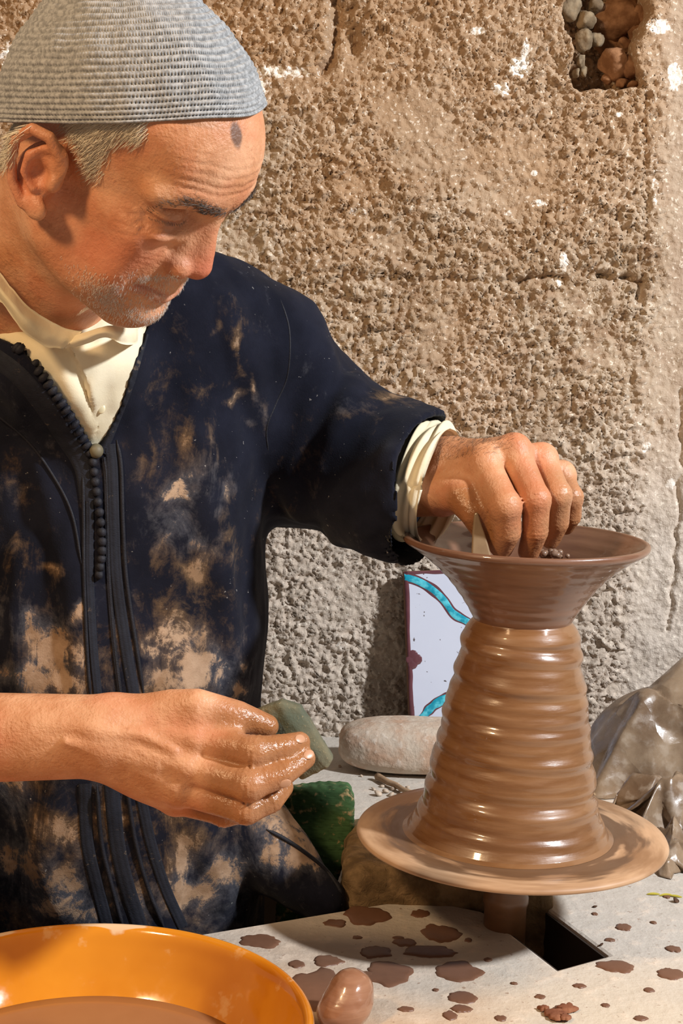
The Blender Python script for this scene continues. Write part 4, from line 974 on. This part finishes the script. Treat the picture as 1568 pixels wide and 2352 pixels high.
# ------------------------------------------------------------------ robe
robe0 = Sdf()
robe0.add(p_ell(C(225, 980, 1.545), (.170, .115, .185)), 0)
robe0.add(p_chain([C(300, 700, 1.47), C(505, 724, 1.53), C(612, 800, 1.555)], [.055, .056, .055]), .06)
robe0.add(p_chain([C(120, 800, 1.50), C(-330, 830, 1.42)], [.070, .062]), .06)
robe0.add(p_ell(C(90, 830, 1.545), (.10, .075, .085)), .05)
robe0.add(p_ell(C(125, 850, 1.455), (.085, .095, .065)), .04)
robe0.add(p_ell(C(150, 815, 1.42), (.060, .060, .035)), .03)
robe0.add(p_ell(C(210, 1400, 1.580), (.180, .130, .240)), .06)
robe0.add(p_ell(C(232, 1850, 1.630), (.170, .125, .220)), .06)
robe0.add(p_ell(C(250, 2150, 1.665), (.165, .120, .170)), .05)
robe0.add(p_chain([C(420, 1850, 1.60), C(580, 1915, 1.59), C(738, 2066, 1.575)], [.066, .046, .025]), .03)
AXE, AXM = C(688, 1006, 1.625), C(975, 1126, 1.515)
robe0.add(p_chain([C(612, 800, 1.555), AXE], [.054, .082]), .05)
robe0.add(p_chain([AXE, AXM], [.083, .0775]), .03)
robe0.add(p_chain([C(-330, 830, 1.42), C(-560, 1560, 1.33)], [.06, .075]), .05)
def folds(P):                       # soft folds of the cloth, as an offset along the normal
    a = fbm(P * np.array([1.0, 1.0, .28]), 17, 5, 3) * .0080 + fbm(P * np.array([1, 1, .5]), 45, 6, 2) * .0022
    sl = sstep(.0, .05, P[..., 0] - C(640, 1000, 1.55)[0])
    b = fbm(np.stack([P[..., 0] * .5 + P[..., 2] * .5, P[..., 1], (P[..., 2] - P[..., 0]) * 1.0], -1), 16, 8, 3) * .0085
    return -(a * (1 - sl) + b * sl)
def hit(sdf, pxy, d0=1.15, d1=1.9, step=.006):
    pxy = np.asarray(pxy, float); n = len(pxy)
    r = np.stack([(pxy[:, 0] - 784) / FPX, np.ones(n), (1176 - pxy[:, 1]) / FPX], -1)
    ds = np.arange(d0, d1, step); P = r[:, None] * ds[None, :, None]
    val = np.stack([sdf(P[:, k:k + 1])[:, 0] for k in range(len(ds))], 1)
    neg = val < 0; k = np.where(neg.any(1), neg.argmax(1), len(ds) - 1)
    lo = ds[np.maximum(k - 1, 0)]; hi = ds[k]
    for _ in range(12):
        mid = (lo + hi) / 2; v = sdf((r * mid[:, None])[:, None])[:, 0]; lo = np.where(v < 0, lo, mid); hi = np.where(v < 0, mid, hi)
    return r * hi[:, None]
fold_lines = [([(510, 690), (552, 800), (598, 930), (628, 1060)], .008), ([(745, 822), (735, 900), (700, 1000), (672, 1120)], .010), ([(820, 880), (790, 980), (730, 1090)], .009),
              ([(930, 1040), (850, 1100), (760, 1150), (680, 1180)], .012), ([(430, 900), (455, 1100), (500, 1300), (520, 1500)], .008), ([(90, 1080), (150, 1250), (185, 1500), (190, 1600)], .008),
              ([(905, 1160), (840, 1220), (760, 1235)], .009), ([(60, 1250), (40, 1400), (60, 1600)], .009), ([(430, 1830), (470, 1950), (500, 2080)], .012), ([(120, 1830), (90, 1960), (140, 2100)], .010)]
_pend = []
for pts, rad in fold_lines:
    c_ = spline(pts, 12); h_ = hit(robe0, c_); h_[:, 1] += rad * .75; _pend.append((h_, rad))
for h_, rad in _pend: robe0.add(p_chain(list(h_), [rad * .4] + [rad] * 10 + [rad * .4]), .020)
ax = AXM - AXE; ax /= np.linalg.norm(ax); mn = np.array([.90, -.36, -.14]); mn /= np.linalg.norm(mn)
def cutm(P, d):
    far = P[..., 0] > C(800, 1100, 1.53)[0]
    pl = (P - AXM) @ mn + .006 * np.sin(np.arctan2(P[..., 2] - AXM[2], P[..., 1] - AXM[1]) * 3)
    return np.where(far, np.maximum(d, pl), d)
robe0.mod(cutm, C(800, 850, 1.53) - [0, .2, .3], C(1150, 900, 1.53) + [0.05, .2, .1])
inn = p_chain([C(860, 1078, 1.560), AXM + ax * .05], [.070, .0735])
robe = Sdf(); robe.ops = list(robe0.ops); robe.sub(inn, .002)
Vpx = [(217, 1046), (150, 932), (96, 852), (45, 797), (0, 775), (-120, 740), (-120, 560), (345, 560), (338, 748), (322, 800), (300, 858), (275, 935), (245, 1004)]
def wedge(P):
    px = 784 + FPX * P[..., 0] / P[..., 1]; py = 1176 - FPX * P[..., 2] / P[..., 1]
    dd = segdist(np.stack([px, py], -1), np.array(Vpx + Vpx[:1], float)); return np.where(in_poly(px, py, Vpx), -dd, dd) * P[..., 1] / FPX
wlo = np.array([C(-130, 560, 1.3)[0] - .05, 1.2, C(0, 1060, 1.55)[2] - .02]); whi = np.array([C(350, 560, 1.4)[0], 1.60, C(0, 560, 1.6)[2] + .02])
def vcut(P, d):
    rm = np.maximum(np.maximum(wedge(P), -(d + .013)), P[..., 1] - 1.58); return np.maximum(d, -rm)
robe.mod(vcut, wlo, whi)
RV, RF = mesh_sdf(robe, 0.0034, hi=None)
keep = RV[:, 0][RF].max(1) > C(-420, 1000, 1.5)[0]; RF = RF[keep]
RV = relax(RV, RF, 1, .4); RN = vnormals(RV, RF); RV = RV + RN * folds(RV)[:, None]
rbvh = BVHTree.FromPolygons([Vector(p) for p in RV.tolist()], RF.tolist())
def rhit(pxy, bvh=None):
    out = []
    for x, y in np.asarray(pxy, float):
        d = Vector(C(x, y, 1.0)).normalized(); r = (bvh or rbvh).ray_cast(d * .9, d); out.append(r[0][:] if r[0] is not None else (np.nan,) * 3)
    return np.array(out)
# clay on the cloth: where dried slip was wiped; px, py, size (px), strength
stains = [(430, 1010, 26, 70, .8), (445, 1080, 30, 60, .7), (405, 1130, 36, 60, .95), (520, 1130, 22, 46, 1.0), (510, 1180, 22, 30, .8), (455, 1300, 30, 40, 1.0), (440, 1240, 40, 50, .75), (528, 905, 20, 14, 1.1), (380, 1200, 60, 60, .8),
          (420, 1260, 110, 70, .55), (520, 1235, 40, 26, .7), (120, 1310, 26, 20, .95), (165, 1410, 22, 28, 1.05), (180, 1500, 26, 50, .9), (120, 1480, 80, 70, .75), (70, 1450, 70, 60, .6), (150, 1560, 60, 40, .95), (60, 1560, 90, 50, .75), (400, 1480, 90, 70, .75), (450, 1540, 100, 60, .95),
          (370, 1560, 60, 60, .85), (560, 1520, 24, 24, .9), (545, 1590, 40, 30, .8), (380, 1400, 60, 50, .5), (820, 930, 60, 30, .72), (900, 915, 60, 26, .75), (550, 800, 10, 60, .85), (580, 880, 10, 50, .85), (600, 960, 12, 40, .85), (575, 975, 18, 14, .7),
          (500, 1050, 10, 70, .6), (60, 1250, 80, 60, .45), (140, 1900, 60, 50, .7), (60, 1980, 80, 60, .75), (150, 2010, 40, 30, .95), (130, 2080, 90, 50, .7), (430, 1960, 60, 70, .7), (440, 2060, 70, 50, .95), (520, 2000, 60, 60, .65), (400, 1860, 50, 40, .5), (330, 2060, 30, 60, .75),
          (670, 1880, 100, 90, 1.15), (700, 1945, 90, 60, 1.1), (680, 1900, 70, 70, 1.0), (640, 1960, 60, 40, .9), (730, 1990, 40, 40, .8), (30, 1780, 60, 60, .5), (250, 1900, 30, 80, .45), (30, 1120, 60, 50, .35), (340, 1080, 40, 60, .4), (500, 745, 8, 26, .6), (537, 790, 10, 22, .65)]
hp_ = np.nan_to_num(rhit([(s[0], s[1]) for s in stains]), nan=9.0)
cl = np.zeros(len(RV))
warp = RV + .010 * np.stack([vnoise(RV, 55, 20 + i) for i in range(3)], -1)
for (px, py, rx, ry, a), h_ in zip(stains, hp_):
    sc = h_[1] / FPX; dd = (warp - h_) / np.array([rx * sc, max(rx, ry) * sc * 1.2, ry * sc]); cl = np.maximum(cl, a * np.exp(-(dd ** 2).sum(1)))
low = sstep(1150, 1600, topx(RV)[1]) * .28
cl = np.clip(cl + low * (topx(RV)[0] < 640), 0, 1.2)
m = Mat('dark_wool_robe', rough=.93, spec=.15)
n1 = m.noise(16, 5, .65); n2 = m.noise(75, 6, .75, .4); n3 = m.noise(190, 3); n5 = m.noise(24, 7, .72, 1.0, stretch=(1, 1, .5)); wv = m.noise(700, 2); n6 = m.noise(9, 4)
c = m.mix(m.ramp(n1, .35, .7), S(14, 16, 28), S(25, 27, 40))
na = m.math('SUBTRACT', n5, .5); nb = m.math('SUBTRACT', n2, .5)
th = m.math('ADD', m.math('MULTIPLY', m.attr('clay'), .62), m.math('ADD', m.math('MULTIPLY', na, 1.5), m.math('MULTIPLY', nb, .9)))
dust = m.ramp(th, .10, .62, 0, .62); c = m.mix(dust, c, m.mix(m.ramp(n6, .42, .6), S(92, 92, 98), S(122, 96, 68)))
cf = m.ramp(th, .44, .64, 0, .9); c = m.mix(cf, c, m.mix(m.ramp(n1, .38, .66), S(136, 108, 82), S(186, 158, 132)))
c = m.mix(m.ramp(n3, .71, .75, 0, .6), c, S(160, 156, 152))
m.color(c); m.bump(wv, .35, .0008); m.bump(n2, .3, .0012); m.bump(cf, .3, .0015); m.b.inputs['Sheen Weight'].default_value = .05; m.b.inputs['Sheen Roughness'].default_value = .5
robe_o = add('robe', c2w(RV), RF, m.m, parent=person, attrs={'clay': cl}, label='dark hooded wool robe wiped with tan clay')

# cream shirt in the open neck: placket half under, half over, collar, cuff
m_sh = Mat('cream_cotton', rough=.85, spec=.2); n = m_sh.noise(12, 4); m_sh.color(m_sh.mix(m_sh.ramp(n, .35, .65), S(222, 208, 172), S(234, 224, 196))); m_sh.bump(m_sh.noise(1000, 2), .25, .0006); m_sh.bump(m_sh.noise(50, 4), .3, .002)
ln = np.array([(150, 790), (180, 840), (203, 895), (214, 960), (220, 1046)], float)
def shirtf(P):
    d = robe0(P); wg = wedge(P)
    px = 784 + FPX * P[..., 0] / P[..., 1]; py = 1176 - FPX * P[..., 2] / P[..., 1]
    xl = np.interp(py, ln[:, 1], ln[:, 0]); s = (px - xl)
    f_ = .0016 * np.tanh(s / 3.0) + .0040 * np.sin((px - .55 * (py - 800)) / 14.0) * np.exp(-(np.minimum(s, 0) / 60) ** 2) * (s < 0) + .0014 * np.sin((px + .3 * py) / 12.0) * sstep(1000, 900, py) * (s > 0)
    f_ = f_ * sstep(1035, 960, py)
    return np.maximum(np.maximum(d + .0045 - f_, wg - .0015), -(d + .024))
sh = Sdf(); sh.add((shirtf, wlo + [.0, 0, 0], whi), 0)
SV, SF = mesh_sdf(sh, .0026, lo=wlo, hi=whi); SV = SV + vnormals(SV, SF) * folds(SV)[:, None]
sbvh = BVHTree.FromPolygons([Vector(p) for p in SV.tolist()], SF.tolist())
spx, spy = topx(SV)
shirt = add('shirt', c2w(SV), SF, m_sh.m, parent=person, label='cream cotton shirt under the robe')
def strip(rows_, thick=.0022, n=50, wav=0.0, seed=0):
    """cloth strip lofted over spline rows of camera-axes points, with thickness"""
    R_ = np.stack([spline(r, n) for r in rows_], 1); m_ = 9
    k = np.linspace(0, R_.shape[1] - 1, m_); R2 = np.stack([spline(R_[i], m_) if R_.shape[1] > 2 else np.linspace(R_[i, 0], R_[i, 1], m_) for i in range(n)])
    gu = np.gradient(R2, axis=0); gv = np.gradient(R2, axis=1); nr = np.cross(gu, gv); nr /= np.linalg.norm(nr, axis=-1)[..., None] + 1e-12
    if (nr[..., 1].mean()) > 0: nr = -nr
    R2 = R2 + nr * (wav * fbm(R2, 60, seed))[..., None]
    a = R2.reshape(-1, 3); b = (R2 - nr * thick).reshape(-1, 3); Fq = gridF(n, m_); N_ = n * m_
    F_ = Fq.tolist() + (Fq[:, ::-1] + N_).tolist()
    bd = [i * m_ for i in range(n)] + [(n - 1) * m_ + j for j in range(1, m_)] + [i * m_ + m_ - 1 for i in range(n - 2, -1, -1)] + [j for j in range(m_ - 2, 0, -1)]
    for x, y in zip(bd, bd[1:] + bd[:1]): F_.append([x, y, N_ + y, N_ + x])
    return np.vstack([a, b]), F_
T_ = [(-330, 430, 1.52), (-230, 450, 1.41), (-120, 520, 1.33), (-40, 580, 1.315), (0, 632, 1.312), (50, 692, 1.316), (103, 731, 1.330), (150, 752, 1.340), (188, 762, 1.345)]
Mi = [(-340, 480, 1.52), (-235, 500, 1.395), (-120, 570, 1.315), (-40, 625, 1.300), (0, 665, 1.298), (48, 722, 1.304), (95, 762, 1.322), (140, 778, 1.332), (165, 784, 1.338)]
B_ = [(-340, 535, 1.52), (-235, 555, 1.405), (-120, 620, 1.325), (-40, 660, 1.312), (0, 694, 1.312), (45, 750, 1.318), (100, 794, 1.332), (130, 800, 1.336), (146, 803, 1.340)]
v, f = strip([[C(*p) for p in r] for r in (T_, Mi, B_)], wav=.003, seed=3); col_ = add('collar', c2w(v), f, m_sh.m, parent=shirt)
T_ = [(152, 778, 1.345), (190, 765, 1.338), (235, 750, 1.338), (280, 746, 1.345), (310, 748, 1.362), (316, 745, 1.40)]
Mi = [(150, 790, 1.340), (192, 778, 1.332), (236, 764, 1.333), (280, 766, 1.340), (310, 768, 1.358), (318, 765, 1.40)]
B_ = [(150, 802, 1.345), (194, 792, 1.340), (240, 776, 1.340), (280, 790, 1.345), (308, 791, 1.362), (316, 785, 1.40)]
v, f = strip([[C(*p) for p in r] for r in (T_, Mi, B_)], wav=.002, seed=6); add('collar', c2w(v), f, m_sh.m, parent=shirt)
def disc_on(px, py, rad, mat, name, parent, lift=.001):
    h_ = rhit([(px, py)], sbvh)[0]; V_, F_ = ICO[3]; return add(name, c2w(h_ + [0, lift, 0] + V_ * np.array([rad, rad * .40, rad * 1.2])), F_, mat, parent=parent)
m_bt = Mat('shirt_button', S(226, 214, 178), .35).m
disc_on(231, 938, .0042, m_bt, 'shirt_button', shirt, .001)
# turned-back shirt cuff at the raised wrist
nC, mC = 90, 26
cA, cB = C(948, 1098, 1.548), C(1010, 1116, 1.500); nC_ax = np.array([.86, -.44, -.22]); nC_ax /= np.linalg.norm(nC_ax)
u_ = np.cross(nC_ax, [0, 0, 1.0]); u_ /= np.linalg.norm(u_); w_ = np.cross(u_, nC_ax)
tt = np.linspace(0, 2 * np.pi, nC, endpoint=False); kk = np.linspace(0, 1, mC)
TT, KK = np.meshgrid(tt, kk, indexing='ij')
rad_ = .0595 + .0030 * np.sin(KK * 14 + TT * 1.5) * (.4 + .6 * np.sin(TT * 1 + 1) ** 2) + .0020 * np.sin(3 * TT + 2 * KK) - .006 * sstep(.85, 1.0, KK)
Pc = cA + (cB - cA) * KK[..., None] + rad_[..., None] * (np.cos(TT)[..., None] * u_ * .86 + np.sin(TT)[..., None] * w_ * 1.02) + nC_ax * (.004 * np.sin(2 * TT + 1))[..., None] * KK[..., None]
inr = cB + (Pc - (cA + (cB - cA) * KK[..., None])) * .93 - nC_ax * (KK[..., None]) * .03
Vc = np.concatenate([Pc, inr], 1); v = Vc.reshape(-1, 3); f = gridF(nC, 2 * mC, wrapu=True)
add('shirt_cuff', c2w(v), f, m_sh.m, parent=shirt)

# braid bands, cords and knotted buttons of the robe
m_bd = Mat('braid', rough=.8, spec=.25); n = m_bd.noise(120, 3); n2 = m_bd.noise(50, 4, .7); c = m_bd.mix(n, S(20, 22, 30), S(40, 42, 52)); m_bd.color(m_bd.mix(m_bd.ramp(n2, .62, .74, 0, .8), c, S(128, 112, 92))); m_bd.bump(m_bd.noise(500, 2, stretch=(1, 1, 3)), .4, .0012)
m_kn = Mat('silk_knot', rough=.65, spec=.3); m_kn.color(m_kn.mix(m_kn.noise(150, 3), S(14, 14, 20), S(38, 38, 46))); m_kn.bump(m_kn.noise(800, 2), .5, .0008)
def band(pts, hw, mat=None, name='braid_band', lift=.0016, n=60, m_=9):
    c_ = spline(pts, n); t = np.gradient(c_, axis=0); t /= np.linalg.norm(t, axis=1)[:, None]; nn_ = np.stack([-t[:, 1], t[:, 0]], -1)
    s_ = np.linspace(-1, 1, m_); Q = c_[:, None] + nn_[:, None] * (hw * s_)[None, :, None]
    h_ = rhit(Q.reshape(-1, 2)).reshape(n, m_, 3)
    lf = lift * (np.cos(s_ * np.pi * 2) * .25 + .85) * (np.abs(s_) < .99) - .001 * (np.abs(s_) > .99)
    rd = h_ / np.linalg.norm(h_, axis=-1)[..., None]; h_ = h_ - rd * lf[None, :, None]
    return add(name, c2w(h_.reshape(-1, 3)), gridF(n, m_, flip=True), mat or m_bd.m, parent=robe_o)
def cord(pts, rad, mat=None, n=60, name='cord', lift=.0):
    h_ = rhit(spline(pts, n)); h_ = h_[~np.isnan(h_[:, 0])]; rd = h_ / np.linalg.norm(h_, axis=-1)[..., None]; v, f = tube(c2w(h_ - rd * lift), rad * np.clip(np.minimum(np.arange(len(h_)), np.arange(len(h_))[::-1]) / 6 + .15, 0, 1), 7); return add(name, v, f, mat or m_kn.m, parent=robe_o)
band([(252, 1020), (258, 1080), (262, 1200), (268, 1330), (288, 1480), (310, 1610)], 15); band([(198, 1030), (204, 1090), (206, 1180), (206, 1320), (214, 1480), (226, 1610)], 11)
band([(238, 1050), (244, 1100), (246, 1200), (250, 1330), (262, 1480), (278, 1610)], 6, m_kn.m)
band([(-20, 815), (40, 860), (95, 925), (150, 1005), (190, 1070), (205, 1150)], 24)
band([(330, 765), (312, 830), (290, 900), (262, 970), (234, 1040)], 13)
band([(195, 1800), (200, 1930), (222, 2030), (250, 2140)], 17); band([(255, 1800), (268, 1930), (290, 2030), (325, 2140)], 20); band([(318, 1800), (345, 1930), (380, 2040), (420, 2130)], 14)
cord([(222, 1800), (232, 1930), (255, 2030), (285, 2140)], .0022, lift=.002); cord([(290, 1800), (310, 1930), (340, 2040), (378, 2135)], .0022, lift=.002)
cord([(268, 1010), (278, 1075), (282, 1200), (290, 1330), (312, 1480), (332, 1610)], .0020, lift=.0005); cord([(190, 1075), (192, 1200), (193, 1330), (200, 1500), (208, 1610)], .0018, lift=.0005)
cord([(612, 1905), (655, 1928), (700, 1958), (745, 1995), (772, 2030), (786, 2056)], .0022, lift=.001, name='hem_cord'); cord([(-30, 935), (60, 1010), (120, 1090), (165, 1180), (188, 1300)], .0014, lift=0.0006)
cord([(640, 676), (664, 760), (660, 860), (632, 930), (612, 985), (618, 1050)], .0011, lift=-.0006, name='armhole_seam')
for i, (x, y) in enumerate(spline([(214, 1062), (222, 1130), (232, 1200), (235, 1265), (228, 1320)], 13)):
    h_ = rhit([(x, y)])[0]; V_, F_ = ICO[2]; add('knot_button', c2w(h_ - [0, .0022, 0] + V_ * np.array([.0044, .0040, .0046]) * (1 + .1 * vnoise(V_, 2.5, i))[:, None]), F_, m_kn.m, parent=robe_o)
for i, (x, y) in enumerate(spline([(40, 798), (62, 812), (90, 852), (122, 898), (152, 942), (182, 992), (208, 1040)], 19)):
    h_ = rhit([(x, y)])[0]; V_, F_ = ICO[2]; an = .75; d_ = V_ * np.array([.0056, .0040, .0034]); d_ = np.stack([d_[:, 0] * math.cos(an) - d_[:, 2] * math.sin(an), d_[:, 1], d_[:, 0] * math.sin(an) + d_[:, 2] * math.cos(an)], -1)
    add('knot_loop', c2w(h_ - [0, .0020, 0] + d_ * (1 + .12 * vnoise(V_, 2.5, 40 + i))[:, None]), F_, m_kn.m, parent=robe_o)
V_, F_ = ICO[3]; h_ = rhit([(222, 1036)])[0]
add('knot_ball', c2w(h_ - [0, .004, 0] + V_ * .0068), F_, Mat('worn_ball', S(104, 96, 74), .6).m, parent=robe_o, label='worn tan ball button at the foot of the neckline')

# ------------------------------------------------------------------ sponge and rib held in the hands
sp_px = np.array([(566, 1640), (605, 1622), (648, 1605), (690, 1620), (724, 1672), (764, 1738), (753, 1757), (694, 1786), (668, 1764), (640, 1722), (598, 1694), (580, 1668)], float)
d0 = 1.232
spo = np.array([C(x, y, d0) for x, y in sp_px])[:, [0, 2]]
sg = Sdf()
def spf(P):
    u, v_ = P[..., 0], P[..., 2]; dd = segdist(np.stack([u, v_], -1), np.vstack([spo, spo[:1]])); dd = np.where(in_poly(u, v_, spo), -dd, dd) + .003
    bx_ = C(700, 1690, d0); crease = ((u - bx_[0]) * .80 + (v_ - bx_[2]) * .60); off = .35 * np.maximum(crease, 0) + .22 * np.maximum(-crease, 0)
    dy = np.abs(P[..., 1] - d0 - off + .004) - (.0125 - .003)
    e_ = np.sqrt(np.maximum(dd, 0) ** 2 + np.maximum(dy, 0) ** 2); r = np.where((dd > 0) & (dy > 0), e_, np.maximum(dd, dy)) - .003
    return r + .0010 * fbm(P, 70, 4) + .0006 * vnoise(P, 320, 5)
sg.add((spf, np.array([spo[:, 0].min(), d0 - .03, spo[:, 1].min()]) - .005, np.array([spo[:, 0].max(), d0 + .06, spo[:, 1].max()]) + .005))
v, f = mesh_sdf(sg, .0016)
m = Mat('grey_green_sponge', rough=.9, spec=.2); n = m.noise(30, 4); n2 = m.noise(400, 3); c = m.mix(m.ramp(n, .35, .65), S(84, 90, 76), S(112, 106, 84)); c = m.mix(m.ramp(n2, .6, .7, 0, .5), c, S(150, 134, 104)); m.color(c); m.bump(n2, .6, .0012)
add('sponge', c2w(v), f, m.m, label='damp grey-green sponge held in the lower hand', cat='sponge')
rb = [(1089, 1178), (1097, 1176), (1106, 1205), (1118, 1240), (1130, 1285), (1128, 1318), (1086, 1318), (1083, 1270), (1085, 1220)]
top = np.array([W(x, y, 1.424) for x, y in rb]); v, f = prism(top, FWD * .006)
m = Mat('clay_coated_wood', rough=.35); m.color(m.mix(m.noise(60, 4), S(120, 96, 72), S(160, 136, 104))); m.coat(.3)
o = add('throwing_rib', v, f, m.m, smooth=False, label='clay-coated wooden rib under the thumb inside the bowl', cat='pottery tool'); bevel(o, .0018, 3)
s = Sdf(); pc = c2w(C(1262, 1272, 1.462)); rng2 = np.random.RandomState(8)
for i in range(26): s.add(p_ell(pc + rng2.normal(0, 1, 3) * [.0085, .006, .005], (rng2.uniform(.002, .0038),) * 3), .001)
v, f = mesh_sdf(s, .0010); add('clay_curls', v, f, mat_clay('clay_scraps', S(104, 78, 62), S(146, 116, 94), .3), label='small heap of wet clay scraps at the ring fingertip in the bowl', cat='clay scraps')
